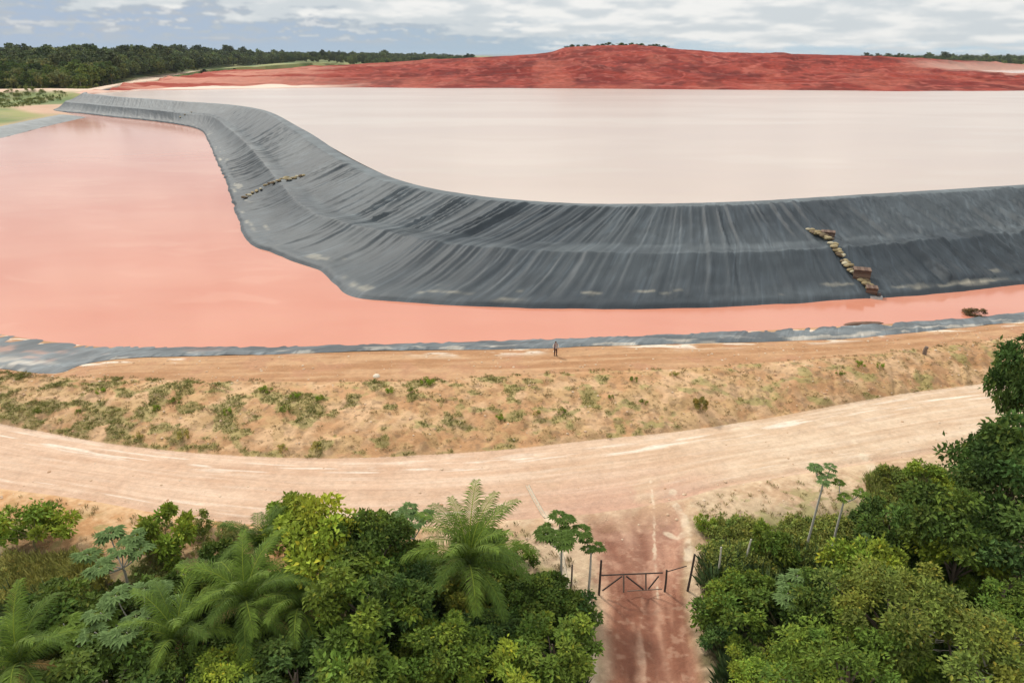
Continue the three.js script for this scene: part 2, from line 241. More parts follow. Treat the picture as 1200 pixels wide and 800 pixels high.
{
  const xs = steps([-9000, -1600, 300], [-1600, -520, 20], [-520, -120, 3], [-120, 900, 25], [900, 1600, 60], [1600, 9000, 300]);
  const zs = steps([-12000, -3000, 300], [-3000, -1300, 40], [-1300, -700, 6], [-700, -100, 3], [-100, 60, 20]);
  const g = gridMesh(xs, zs, HF), p = g.attributes.position, col = new Float32Array(p.count * 3);
  const fieldD = polyDist([P(-40, 138, 3), P(20, 136, 3), P(45, 131, 3)]);
  for (let i = 0; i < p.count; i++) {
    const x = p.getX(i), z = p.getZ(i), n = fbm(x * 0.03, z * 0.03, 4), m = fbm(x * 0.2, z * 0.1, 3), d = shoreDist(x, z), td = trackD(x, z);
    let c = mix3([0.10, 0.15, 0.04], [0.24, 0.24, 0.07], ss(0.35, 0.65, n)); c = mix3(c, [0.3, 0.24, 0.12], ss(0.55, 0.7, m) * 0.5);
    c = mix3(c, mix3([0.56, 0.36, 0.25], [0.66, 0.52, 0.40], m), ss(15, 7, td + 6 * (m - 0.5)));
    if (z < -340 && x > -330) c = mix3(c, mix3([0.60, 0.30, 0.22], [0.62, 0.42, 0.30], m), ss(26, 12, d) * ss(-405, -425, z));
    c = mix3(c, [0.42, 0.27, 0.17], ss(22, 13, d + 5 * (m - 0.5)) * 0.7);
    col.set(c, i * 3);
  }
  g.setAttribute('color', new THREE.BufferAttribute(col, 3));
  struct('ground', g, new THREE.MeshStandardMaterial({ vertexColors: true, roughness: 0.95, side: THREE.DoubleSide }));
}

// ------------------------------------------------------------------ dam: folded liner over two slopes with a bench
const V3 = (x, y, z) => new THREE.Vector3(x, y, z);
const ST = [
  [[62, 129.5], [79, 120], [97, 112]], [[95, 133], [104, 121.3], [116, 113.5]], [[130, 137], [135, 123], [140, 115]], [[170, 141], [172, 125.3], [178, 117.6]], [[208, 146], [210, 128], [217, 120.3]],
  [[233, 152], [243, 134], [262, 122.5]], [[243, 165], [273, 150], [303, 129]], [[253, 188], [300, 171], [340, 150]], [[264, 212], [322, 195], [375, 174]], [[272, 236], [343, 217], [408, 193]],
  [[280, 260], [366, 238], [440, 208]], [[292, 284], [396, 253], [480, 220]], [[330, 301], [440, 264], [530, 229]], [[374, 317], [478, 271], [568, 234]], [[392, 333], [506, 276], [598, 237]],
  [[412, 348], [535, 280], [628, 239.3]], [[465, 353.5], [575, 284.5], [660, 241]], [[540, 358], [628, 288], [698, 242]], [[650, 361.5], [705, 291], [746, 242.3]], [[780, 362], [800, 292.5], [812, 241.7]], [[900, 357], [896, 290.5], [888, 239.2]],
  [[1000, 350.5], [978, 287], [960, 235]], [[1100, 344], [1062, 281.5], [1040, 230]], [[1200, 333.5], [1150, 274], [1122, 225]], [[1330, 318], [1270, 262], [1232, 218]], [[1500, 300], [1430, 250], [1385, 208]]
];
ST.slice(0, 5).forEach((s, i) => { const a = P(...s[0], WLOW); [[1, 17, BENCH], [2, 35, CREST]].forEach(([q, d, h]) => { const b = project(V3(0, h, a.z - d)); s[q][1] = b[1]; }); });
const cv = [0, 1, 2].map(q => { const pts = ST.map(s => P(s[q][0], s[q][1], [WLOW, BENCH, CREST][q])); pts.unshift(pts[0].clone().add(new THREE.Vector3(-14 - q * 3, 0, -75))); return new THREE.CatmullRomCurve3(pts, false, 'centripetal'); });
const DAM = {};
{
  // cut the three lines into matching stations about 0.35 m apart
  const us = [0]; { let prev = cv[1].getPoint(0); const acc = []; for (let i = 1; i <= 12000; i++) { const u = i / 12000, p = cv[1].getPoint(u); const d = p.distanceTo(prev); acc.push(d); const far = Math.max(1, -p.z / 130); if ((DAM.run = (DAM.run || 0) + d) >= 0.26 * far) { us.push(u); DAM.run = 0; } prev = p; } }
  // rows: [which span, fraction, height, part]
  const rows = [];
  const add = (span, f, h, part) => rows.push({ span, f, h, part });
  add(0, -0.10, WLOW - 0.8, 0); add(0, -0.03, WLOW - 0.25, 0); add(0, 0, WLOW, 0); add(0, 0.025, WLOW + 0.32, 0); add(0, 0.05, WLOW + 0.55, 0); add(0, 0.09, WLOW + 0.66, 0); add(0, 0.14, WLOW + 0.74, 0);
  for (let k = 1; k <= 18; k++) { const t = k / 18, f = mix(0.14, 0.82, t); add(0, f, mix(WLOW + 0.74, BENCH - 0.12, 0.25 * t + 0.75 * Math.pow(t, 1.8)), 1); }
  add(0, 0.845, BENCH - 0.05, 2); add(0, 0.91, BENCH, 2); add(0, 1, BENCH + 0.04, 2); add(1, 0.10, BENCH + 0.12, 2);
  for (let k = 1; k <= 18; k++) { const t = k / 18; add(1, mix(0.10, 0.97, t), mix(BENCH + 0.12, CREST - 0.1, 0.8 * t + 0.2 * t * t), 3); }
  add(1, 1, CREST, 4); add(2, 0.7, CREST + 0.05, 4); add(2, 1.8, CREST + 0.06, 4); add(2, 3.0, CREST + 0.02, 4); add(2, 3.7, CREST - 0.15, 4); add(2, 5.0, WUP - 0.15, 4); add(2, 8, WUP - 1.2, 4);
  const nu = us.length, nr = rows.length, pos = new Float32Array(nu * nr * 3), uv = new Float32Array(nu * nr * 2), col = new Float32Array(nu * nr * 3);
  let s = 0, prev = null; const A = new THREE.Vector3(), B = new THREE.Vector3(), C = new THREE.Vector3();
  for (let i = 0; i < nu; i++) {
    cv[0].getPoint(us[i], A); cv[1].getPoint(us[i], B); cv[2].getPoint(us[i], C);
    if (prev) s += B.distanceTo(prev); prev = B.clone();
    const ix = C.x - A.x, iz = C.z - A.z, il = Math.hypot(ix, iz), nx = ix / il, nz = iz / il;
    let q = 0;
    for (let j = 0; j < nr; j++) {
      const r = rows[j]; let x, z;
      if (r.span === 0) { x = mix(A.x, B.x, r.f); z = mix(A.z, B.z, r.f); } else if (r.span === 1) { x = mix(B.x, C.x, r.f); z = mix(B.z, C.z, r.f); } else { x = C.x + nx * r.f; z = C.z + nz * r.f; }
      const v = r.span === 0 ? r.f * 14 : r.span === 1 ? 14 + r.f * 13 : 27 + r.f; q = v;
      // folds run down the slope, lean and merge; some bunch into creases
      const big = ss(0, 4, v) * ss(28.5, 25.5, v), amp = (0.45 + 0.7 * ss(0.25, 0.75, fbm(s * 0.03 + 4, v * 0.05, 2)) + 0.75 * ss(5, 60, x) * ss(0.2, 0.6, fbm(s * 0.06 + 40, v * 0.06, 2))) * mix(0.35, 1, ss(-330, -200, z));
      const lean = (s > 0 ? 1 : 1) * (fbm(s * 0.012, 7, 2) - 0.35) * 10 * Math.pow(Math.max(0, v) / 27, 1.5) + 9 * ss(15, 75, x) * Math.pow(Math.max(0, v) / 27, 1.4);
      const w1 = s + lean + 1.6 * (fbm(s * 0.05, v * 0.09, 3) - 0.5), w2 = s * 1.0 + lean * 1.3 + 1.1 * (fbm(s * 0.09 + 30, v * 0.12, 3) - 0.5);
      const ridge = t => { const n = vn(t, 0.5 + v * 0.012); return Math.pow(1 - Math.abs(2 * n - 1), 4); };
      const fold = 0.40 * ridge(w1 * 0.36) + 0.42 * ridge(w2 * 0.75 + 60) + 0.32 * ridge(w2 * 1.45 + 11);
      let dy = big * amp * fold * (v > 14 ? 1 : 0.85);
      dy += 0.06 * (fbm(s * 0.6, v * 0.8, 3) - 0.5);
      if (r.part === 0 && r.f > 0.02) dy += 0.22 * (fbm(s * 0.35, v * 1.5 + 3, 3) - 0.45) + 0.1 * (vn(s * 1.2, v * 3) - 0.5);
      if (r.part === 2) { dy += 0.22 * (fbm(s * 0.22, 3, 3) - 0.5); }
      if (r.part >= 1 && r.part <= 3) dy += 0.05 * (vn(s * 0.9 + 3, v * 2.4) - 0.5) + 0.10 * (fbm(s * 0.25 + 9, v * 0.5, 3) - 0.5);
      const shift = r.part >= 1 && r.part <= 3 ? 0.5 * dy : (r.part === 0 ? 0.8 * (fbm(s * 0.25, 9, 3) - 0.5) : 0);
      const k = (i * nr + j) * 3; pos[k] = x - nx * shift; pos[k + 1] = r.h + dy; pos[k + 2] = z - nz * shift;
      uv[(i * nr + j) * 2] = s / 48; uv[(i * nr + j) * 2 + 1] = v / 34;
      // dried mud and sediment left on the bottom ledge, paler grey tone on the bench and crest
      const mud = r.part === 0 ? ss(0.55, 0.68, fbm(s * 0.12 + 3, v * 0.5, 4)) * ss(0.4, 1.0, v) * ss(2.6, 1.4, v) * ss(0.52, 0.7, vn(s * 0.05, 8)) * 0.75 : 0;
      const mud2 = v < 4.5 && v > 1 ? ss(0.66, 0.76, fbm(s * 0.22 + 33, v * 0.9, 4)) * 0.4 : 0;
      const paleGrey = r.part === 4 ? 0.55 : r.part === 2 ? 0.28 * ss(0.35, 0.65, fbm(s * 0.15, v, 3)) : 0;
      let c = mix3([0.056, 0.070, 0.083], [0.094, 0.112, 0.125], ss(0.3, 0.7, fbm(s * 0.04 + 11, v * 0.09, 3))); c = mix3(c, [0.23, 0.26, 0.27], paleGrey); c = mix3(c, [0.62, 0.55, 0.42], Math.max(mud, mud2)); col.set(c, k);
    }
  }
  const idx = [], pp = [];
  for (let i = 0; i < nu - 1; i++) for (let j = 0; j < nr - 1; j++) { const a = i * nr + j, b = a + 1, c = a + nr, d = c + 1; idx.push(a, b, c, b, d, c); const q = rows[j + 1].part; pp.push(q, q); }
  const g = new THREE.BufferGeometry(); g.setAttribute('position', new THREE.BufferAttribute(pos, 3)); g.setAttribute('uv', new THREE.BufferAttribute(uv, 2)); g.setAttribute('color', new THREE.BufferAttribute(col, 3)); g.setIndex(idx); g.computeVertexNormals();
  DAM.pos = pos; DAM.nu = nu; DAM.nr = nr; DAM.rows = rows; DAM.nor = g.attributes.normal.array;
  const streak = tex(2048, 512, (u, v) => {              // dust washed down the sheet in streaks, weld seams every 6 m
    const sx = u * 48, vv = v * 34, wr = X => { const a = fbm(X * 2.2 + vv * 0.02, vv * 0.10, 4), b = fbm(X * 0.4 + 20, vv * 0.35 + 5, 4), c = vn(X * 9, vv * 0.8); return [a, b, c]; };
    const A1 = wr(sx), A2 = wr(sx - 48), w = ss(0.8, 1, u), a = mix(A1[0], A2[0], w), b = mix(A1[1], A2[1], w), c = mix(A1[2], A2[2], w);
    let k = 0.74 + 0.34 * ss(0.45, 0.8, a) * ss(0.35, 0.65, b) + 0.12 * (c - 0.5) + 0.35 * (b - 0.5);
    const seam = Math.abs(((sx + 0.3) % 6) - 3); if (seam < 0.05) k *= 0.8;
    return [k * 0.66, k * 0.665, k * 0.665];
  });
  streak.wrapS = streak.wrapT = THREE.RepeatWrapping;
  const damMat = new THREE.MeshPhysicalMaterial({ map: streak, vertexColors: true, color: lin(1.2, 1.2, 1.2), roughness: 0.62, specularIntensity: 0.6, side: THREE.DoubleSide });
  DAM.mat = damMat;
  const dam = thing('tailings_dam', 'long curving dam under wrinkled dark grey plastic liner between the two ponds', 'dam');
  ['toe_ledge', 'lower_slope', 'bench', 'upper_slope', 'crest'].forEach((n, q) => part(n, subset(g, (x, y, z, k) => pp[k / 3] === q), damMat, dam));
}
function onDam(px, py, lift = 0) {                        // point of the dam's near face seen at a pixel
  let best = 1e9, bi = 0; const p = DAM.pos, v = new THREE.Vector3();
  for (let i = 0; i < p.length / 3; i++) { if (DAM.rows[i % DAM.nr].part === 4 && i % DAM.nr > DAM.nr - 5) continue; v.set(p[i * 3], p[i * 3 + 1], p[i * 3 + 2]); const q = project(v), d = (q[0] - px) ** 2 + (q[1] - py) ** 2; if (d < best) { best = d; bi = i; } }
  return new THREE.Vector3(p[bi * 3], p[bi * 3 + 1] + lift, p[bi * 3 + 2]);
}

// ------------------------------------------------------------------ ponds
function flatPoly(pts, y) { const s = new THREE.Shape(pts.map(p => new THREE.Vector2(p.x, -p.z))); const g = new THREE.ShapeGeometry(s); g.rotateX(-Math.PI / 2); g.translate(0, y, 0); return g; }
function waterTex(a, b, seed, plume = 0.3) { return tex(512, 512, (u, v) => { const x = u * 9 + seed, y = v * 9; const n = fbm(x + 1.2 * fbm(x, y, 2), y * 2.2, 4); const w = fbm(x * 2.3 + 2.5 * n, y * 5.5 + 3 * n + 7, 5), m = fbm(x * 0.9 + 1.7 * w, y * 1.6 + 30, 3); return mix3(mix3(a, b, ss(0.3, 0.7, n)), [b[0] * 1.1, b[1] * 1.3, b[2] * 1.36], ss(0.52, 0.66, w * 0.6 + m * 0.4) * plume); }); }
function waterMat(map, rough) { return new THREE.MeshPhysicalMaterial({ map, roughness: rough, ior: 1.33, side: THREE.DoubleSide }); }
function planarUV(g, s) { const p = g.attributes.position, uv = new Float32Array(p.count * 2); for (let i = 0; i < p.count; i++) { uv[i * 2] = p.getX(i) / s; uv[i * 2 + 1] = p.getZ(i) / s; } g.setAttribute('uv', new THREE.BufferAttribute(uv, 2)); return g; }
{
  const low = [new THREE.Vector3(400, 0, -40), new THREE.Vector3(120, 0, -70)];
  for (let x = 110; x >= -110; x -= 5) low.push(new THREE.Vector3(x, 0, zW(x) + 1.2));
  low.push(new THREE.Vector3(-150, 0, -110), new THREE.Vector3(-182, 0, -150), new THREE.Vector3(-212, 0, -225));
  for (const q of [P(-8, 161, WLOW), P(38, 149, WLOW), P(76, 140, WLOW), P(60, 128, WLOW)]) low.push(new THREE.Vector3(q.x - 2, 0, q.z));
  for (let i = 1; i <= 60; i++) { const p = cv[0].getPoint(0.03 + 0.97 * i / 60), q = cv[1].getPoint(0.03 + 0.97 * i / 60); low.push(new THREE.Vector3(mix(p.x, q.x, 0.1), 0, mix(p.z, q.z, 0.1))); }
  const g = planarUV(flatPoly(low, WLOW), 260);
  const t = waterTex([0.535, 0.205, 0.130], [0.555, 0.235, 0.155], 2); t.wrapS = t.wrapT = THREE.MirroredRepeatWrapping;
  struct('lower_pond_water', g, waterMat(t, 0.10));
  const up = [];
  for (let i = 0; i <= 120; i++) { const u = 0.05 + 0.95 * i / 120, a = cv[1].getPoint(u), c = cv[2].getPoint(u), d = c.clone().sub(a).setY(0).normalize(); up.push(new THREE.Vector3(c.x + d.x * 4.6, 0, c.z + d.z * 4.6)); }
  up.push(new THREE.Vector3(1500, 0, -140), new THREE.Vector3(1500, 0, -760), new THREE.Vector3(-330, 0, -760));
  const g2 = planarUV(flatPoly(up, WUP), 700);
  const t2 = waterTex([0.485, 0.37, 0.305], [0.53, 0.42, 0.35], 40, 0.1); t2.wrapS = t2.wrapT = THREE.MirroredRepeatWrapping;
  struct('upper_pond_water', g2, waterMat(t2, 0.2));
}

// ------------------------------------------------------------------ red mud hill beyond the upper pond
const RZ = -900, atZ = (px, py, z) => { const r = ray(px, py), t = z / r.z; return { x: r.x * t, z: CAMY + r.y * t }; };
const ridgeH = curve1([[100, 92], [165, 90], [240, 85], [340, 79.5], [450, 73], [540, 68], [600, 65], [645, 61], [664, 55.5], [700, 53.5], [735, 53], [770, 54.5], [800, 58], [850, 61], [950, 63.5], [1050, 67], [1130, 71], [1200, 75], [1350, 80], [1700, 84]].map(([a, b]) => atZ(a, b, RZ)));
const frontZ = curve1([[141, 107.5], [165, 106], [220, 105], [300, 103.5], [400, 102.5], [520, 103], [600, 103.2], [700, 103.8], [800, 104.6], [900, 105.5], [1000, 106.2], [1050, 107], [1100, 106.6], [1200, 106.2], [1500, 105]].map(q => P(...q, WUP)));
const basin = new THREE.Vector3(700, 0, -775), BRX = 235, BRZ = 120;
function HH(x, z) {
  const zf = frontZ(x) + 9 * (fbm(x * 0.02, 2, 3) - 0.5), t = (zf - z) / (zf - RZ), R = Math.max(10.4, ridgeH(clamp(x, -520, 1300)));
  let h;
  if (t < 0) h = WUP + t * 160;
  else if (t < 1) { const n = fbm(x * 0.012, z * 0.02 + 5, 4); const prof = 0.62 * t + 0.38 * t * t; h = WUP + 0.25 * ss(0, 0.02, t) + (R - WUP) * prof + ss(0.02, 0.25, t) * ss(1.0, 0.9, t) * (R - WUP + 4) * 0.2 * (n - 0.5) + ss(0, 0.1, t) * 4.6 * (fbm(x * 0.04, z * 0.035, 5) - 0.5) + ss(0, 0.12, t) * 1.2 * (fbm(x * 0.16, z * 0.12, 3) - 0.5); const step = fbm(x * 0.006 + 3, z * 0.014, 3) * 9; h += ss(0.05, 0.3, t) * ss(1, 0.85, t) * 1.6 * (ss(0.35, 0.65, step - Math.floor(step)) - 0.5); }
  else h = R - (t - 1) * (t - 1) * 22 - (t - 1) * 5 + 1.2 * (fbm(x * 0.04, z * 0.035, 4) - 0.5);
  if (t > 0.9) h += 0.5 * (fbm(x * 0.1, 3, 3) - 0.5);
  const bd = Math.hypot((x - basin.x) / BRX, (z - basin.z) / BRZ); h = mix(Math.min(h, 16.6), h, ss(0.85, 1.12, bd));
  const td = trackD(x, z), left = x < mix(-318, -470, ss(-540, -1500, z)) ; const e = td < 400 ? (left ? -td : td) : 400;
  return h - 60 * ss(14, -12, e + 5 * (fbm(x * 0.05, z * 0.05, 2) - 0.5)) * (z < -480 ? 1 : 1);
}
{
  const xs = steps([-520, -120, 4], [-120, 900, 3.5], [900, 1700, 12]), zs = steps([-1500, -920, 20], [-920, -640, 4], [-640, -490, 1.7]);
  const g = gridMesh(xs, zs, HH), p = g.attributes.position, uv = new Float32Array(p.count * 2);
  for (let i = 0; i < p.count; i++) { uv[i * 2] = (p.getX(i) + 520) / 2220; uv[i * 2 + 1] = (p.getZ(i) + 1500) / 1010; }
  g.setAttribute('uv', new THREE.BufferAttribute(uv, 2));
  const mud = tex(2048, 1024, (u, v) => {
    const x = u * 2220 - 520, z = v * 1010 - 1500, zf = frontZ(x), t = (zf - z) / (zf - RZ);
    const n = fbm(x * 0.012 + 8, z * 0.022, 5), m = fbm(x * 0.06, z * 0.05 + 9, 4), q = fbm(x * 0.025 + 40, z * 0.012 + 0.01 * x, 4);
    let c = mix3([0.19, 0.022, 0.015], [0.31, 0.050, 0.032], ss(0.36, 0.64, n * 0.55 + m * 0.45)); c = mix3(c, [0.12, 0.017, 0.012], ss(0.52, 0.68, fbm(x * 0.05 + 70, z * 0.045 + 0.02 * x, 5)) * 0.65);
    c = mix3(c, [0.42, 0.11, 0.07], ss(0.55, 0.7, q) * 0.5); c = mix3(c, [0.46, 0.13, 0.095], ss(0.62, 0.74, fbm(x * 0.14, z * 0.12, 3)) * 0.5); c = c.map(k => k * (0.66 + 0.4 * vn(x * 0.45, z * 0.4)));
    const lf = ss(-60, -330, x); c = mix3(c, mix3([0.30, 0.05, 0.03], [0.54, 0.24, 0.17], ss(0.45, 0.62, fbm(x * 0.008 + 5, z * 0.03, 4))), lf * 0.85);
    const pan = ss(0.06, 0.03, Math.abs(t - 0.055 - 0.03 * (vn(x * 0.01, 5) - 0.5))) * ss(-330, -260, x) * ss(-110, -190, x); c = mix3(c, [0.68, 0.53, 0.43], pan);
    c = mix3(c, [0.34, 0.15, 0.08], ss(0.1, 0.04, t) * ss(-300, -330, x) * 0.7);
    const bd = Math.hypot((x - basin.x) / BRX, (z - basin.z) / BRZ); c = mix3(c, [0.56, 0.38, 0.3], ss(1.25, 0.95, bd) * 0.6);
    return c;
  });
  struct('red_mud_hill', subset(g, (x, y, z) => y > 2 && !(x < -296 && z > -536)), new THREE.MeshPhysicalMaterial({ map: mud, roughness: 0.95, specularIntensity: 0.25, side: THREE.DoubleSide }));
  const pts = []; for (let k = 0; k < 48; k++) { const a = k / 48 * 2 * Math.PI, r = 1.0; pts.push(new THREE.Vector3(basin.x + Math.cos(a) * BRX * 1.05 * r, 0, basin.z + Math.sin(a) * BRZ * 1.05 * r)); }
  const g2 = planarUV(flatPoly(pts, 17.4), 300), t2 = waterTex([0.62, 0.44, 0.38], [0.66, 0.5, 0.43], 70); t2.wrapS = t2.wrapT = THREE.MirroredRepeatWrapping;
  struct('hill_pond_water', g2, waterMat(t2, 0.15));
}
//@@OBJECTS
// ------------------------------------------------------------------ liner along the near bank
{
  const xs = steps([-130, -70, 0.8], [-70, 70, 0.22], [70, 130, 0.8]), nr = 12, pos = [], uv = [], col = [], idx = [];
  xs.forEach((x, i) => {
    const w = zW(x), l = zL(x) + 0.25 * (fbm(x * 0.7, 3, 3) - 0.5) + 0.9 * (fbm(x * 0.12 + 20, 8, 3) - 0.55);
    for (let j = 0; j <= nr; j++) {
      const t = j / nr, z = mix(w - 0.8, l, t), n = fbm(x * 0.5 + 0.25 * z, z * 0.35, 3), rd = Math.pow(1 - Math.abs(2 * vn(x * 0.9 + z * 0.5, z * 0.1) - 1), 3);
      const y = mix(WLOW - 0.35, BERM + 0.03, t) + (j === nr ? -0.08 : 0.03 + 0.16 * n + 0.2 * rd * ss(0, 0.2, t));
      pos.push(x, y, z); uv.push(x / 48 + z * 0.01, z / 34);
      const mudL = ss(-30, -48, x) * ss(0.48, 0.6, fbm(x * 0.25 + 9, z * 0.5, 4)) * ss(0.2, 0.4, t) * ss(0.85, 0.6, t), sed = ss(0.58, 0.68, fbm(x * 0.3 + 70, z * 1.2, 4)) * ss(0.5, 0.9, t);
      let c = mix3([0.13, 0.145, 0.155], [0.30, 0.33, 0.34], ss(0.4, 0.7, fbm(x * 0.2 + 4, z * 0.4, 3)) * 0.55 + 0.25 * ss(20, 45, x)); c = mix3(c, [0.55, 0.30, 0.22], mudL * 0.8); c = mix3(c, [0.68, 0.60, 0.5], sed * 0.8); col.push(...c);
    }
  });
  for (let i = 0; i < xs.length - 1; i++) for (let j = 0; j < nr; j++) { const a = i * (nr + 1) + j, b = a + 1, c = a + nr + 1, d = c + 1; idx.push(a, b, c, b, d, c); }
  const g = new THREE.BufferGeometry(); g.setAttribute('position', new THREE.Float32BufferAttribute(pos, 3)); g.setAttribute('uv', new THREE.Float32BufferAttribute(uv, 2)); g.setAttribute('color', new THREE.Float32BufferAttribute(col, 3)); g.setIndex(idx); g.computeVertexNormals();
  const m = new THREE.Mesh(g, DAM.mat); m.name = 'bank_liner'; m.castShadow = m.receiveShadow = true; scene.add(m); tag(m, 'narrow strip of crumpled grey plastic liner between pink water and the earth track', 'liner');
  // the strip across the pond, below the green field
  const bp = [], bi = [], bc = [], bu = []; const L0 = [[-60, 172], [0, 160.5], [45, 149], [80, 141], [97, 137.5]].map(q => P(...q, WLOW)), C0 = new THREE.CatmullRomCurve3(L0);
  for (let i = 0; i <= 160; i++) { const p = C0.getPoint(i / 160), t = C0.getTangent(i / 160), nx = t.z, nz = -t.x, sgn = nx < 0 ? 1 : -1; for (let j = 0; j < 6; j++) { const d = -2 + j * 2.8, f = j / 5; bp.push(p.x + sgn * nx * d, WLOW - 0.35 + Math.min(1.6, (d + 2) * 0.165) + 0.25 + 0.25 * fbm(i * 0.4, j, 2), p.z + sgn * nz * d); const c = mix3([0.15, 0.165, 0.17], [0.30, 0.32, 0.32], fbm(i * 0.2, j, 3)); bc.push(...c); bu.push(i / 30, f * 0.4); } }
  for (let i = 0; i < 160; i++) for (let j = 0; j < 5; j++) { const a = i * 6 + j; bi.push(a, a + 1, a + 6, a + 1, a + 7, a + 6); }
  const g2 = new THREE.BufferGeometry(); g2.setAttribute('position', new THREE.Float32BufferAttribute(bp, 3)); g2.setAttribute('uv', new THREE.Float32BufferAttribute(bu, 2)); g2.setAttribute('color', new THREE.Float32BufferAttribute(bc, 3)); g2.setIndex(bi); g2.computeVertexNormals();
  const m2 = new THREE.Mesh(g2, DAM.mat); m2.name = numbered('bank_liner'); used.bank_liner = 1; m2.name = 'bank_liner_001'; scene.add(m2); shadows(m2); tag(m2, 'pale grey liner strip at the far shore below the green field', 'liner');
}

// ------------------------------------------------------------------ plant building blocks
class Leaves {
  constructor() { this.p = []; this.c = []; }
  tri(a, b, c, k) { this.p.push(a.x, a.y, a.z, b.x, b.y, b.z, c.x, c.y, c.z); for (let i = 0; i < 3; i++) this.c.push(k[0], k[1], k[2]); }
  leaf(p, d, up, L, W, k, droop = 0.15) {
    const s = new THREE.Vector3().crossVectors(d, up); if (s.lengthSq() < 1e-6) s.set(1, 0, 0); s.normalize();
    const n = new THREE.Vector3().crossVectors(s, d).normalize(), m = p.clone().addScaledVector(d, L * 0.45), tip = p.clone().addScaledVector(d, L).addScaledVector(n, -L * droop);
    const a = m.clone().addScaledVector(s, W / 2).addScaledVector(n, W * 0.14), b = m.clone().addScaledVector(s, -W / 2).addScaledVector(n, W * 0.14);
    this.tri(p, a, tip, k); this.tri(p, tip, b, k);
  }
  build() { const g = new THREE.BufferGeometry(); g.setAttribute('position', new THREE.Float32BufferAttribute(this.p, 3)); g.setAttribute('color', new THREE.Float32BufferAttribute(this.c, 3)); g.computeVertexNormals(); return g; }
}
function limb(pts, r0, r1, seg = 6, n = 6) {
  const cvv = new THREE.CatmullRomCurve3(pts), pos = [], idx = []; const fr = cvv.computeFrenetFrames(n);
  for (let i = 0; i <= n; i++) { const p = cvv.getPoint(i / n), r = mix(r0, r1, i / n); for (let j = 0; j < seg; j++) { const a = j / seg * 2 * Math.PI; const v = p.clone().addScaledVector(fr.normals[i], Math.cos(a) * r).addScaledVector(fr.binormals[i], Math.sin(a) * r); pos.push(v.x, v.y, v.z); } }
  for (let i = 0; i < n; i++) for (let j = 0; j < seg; j++) { const a = i * seg + j, b = i * seg + (j + 1) % seg; idx.push(a, b, a + seg, b, b + seg, a + seg); }
  const top = pos.length / 3; const e = cvv.getPoint(1); pos.push(e.x, e.y, e.z); for (let j = 0; j < seg; j++) idx.push(n * seg + j, n * seg + (j + 1) % seg, top);
  const g = new THREE.BufferGeometry(); g.setAttribute('position', new THREE.Float32BufferAttribute(pos, 3)); g.setIndex(idx); g.computeVertexNormals(); return g;
}
const V = (x, y, z) => new THREE.Vector3(x, y, z);
const sph = r => { const u = r() * 2 - 1, a = r() * 6.2832, s = Math.sqrt(1 - u * u); return V(s * Math.cos(a), u, s * Math.sin(a)); };
function broadleaf({ seed, R = 2.5, ry = 1.9, hc = 4.5, clumps = 26, n = 5000, L = 0.26, W = 0.13, cr = [0.28, 0.42], trunk = 0.16, low = -0.35, gap = 0.0, limbs = 9, up = 0.55 }) {
  const r = rng(seed), lv = new Leaves(), cs = [];
  for (let k = 0; k < clumps; k++) { let d; do d = sph(r); while (d.y < low); const f = 0.42 + 0.62 * Math.pow(r(), 0.75); cs.push({ p: V(d.x * R * f, hc + d.y * ry * f, d.z * R * f), r: R * mix(cr[0] * 0.62, cr[1], Math.pow(r(), 1.4)), k: 0.75 + 0.5 * r(), y: r() }); }
  const per = Math.round(n / clumps);
  for (const c of cs) for (let q = 0; q < per; q++) {
    let d = sph(r); if (d.y < -0.3 && r() < 0.75) d.y = -d.y; const rad = c.r * Math.pow(r(), 0.45) * (1 + 0.2 * (r() - 0.5)), p = c.p.clone().add(V(d.x * rad, d.y * rad * 0.72, d.z * rad));
    const dir = d.clone().multiplyScalar(0.8).add(sph(r).multiplyScalar(0.9)); dir.y -= 0.15; dir.normalize(); if (r() < 0.06) p.addScaledVector(d, c.r * 0.5 * r());
    const u = sph(r).multiplyScalar(0.6).add(V(0, up + 0.4, 0)).normalize(), s = 0.7 + 0.6 * r(), k = c.k * (0.75 + 0.5 * r()), yl = r() < 0.08 ? 1.5 : 1;
    lv.leaf(p, dir, u, L * s, W * s, [k * (0.9 + 0.25 * c.y) * yl, k * (yl > 1 ? 1.15 : 1), k * (1.1 - 0.3 * c.y)]);
  }
  const g = new THREE.Group(), tg = [limb([V(0, -0.4, 0), V(0.1 * (r() - .5), hc * 0.35, 0.1), V(0.4 * (r() - 0.5), hc * 0.75, 0.4 * (r() - 0.5)), V(0, hc + ry * 0.3, 0)], trunk, trunk * 0.35, 7, 6)];
  for (let k = 0; k < limbs; k++) { const c = cs[k % cs.length].p; tg.push(limb([V(0, hc * (0.45 + 0.3 * r()), 0), V(c.x * 0.45, mix(hc * 0.75, c.y, 0.5), c.z * 0.45), c], trunk * 0.45, trunk * 0.1, 5, 4)); }
  g.userData.geo = { trunk: mergeGeometries(tg), crown: lv.build() };
  return g.userData.geo;
}
const bark = std([0.16, 0.12, 0.085]), paleBark = std([0.42, 0.39, 0.33]), stemMat = std([0.14, 0.12, 0.05]), deadWood = std([0.5, 0.46, 0.4]);
const foliage = c => new THREE.MeshPhysicalMaterial({ color: lin(...c), vertexColors: true, roughness: 0.85, specularIntensity: 0.4, side: THREE.DoubleSide, transmission: 0.14, thickness: 0 });
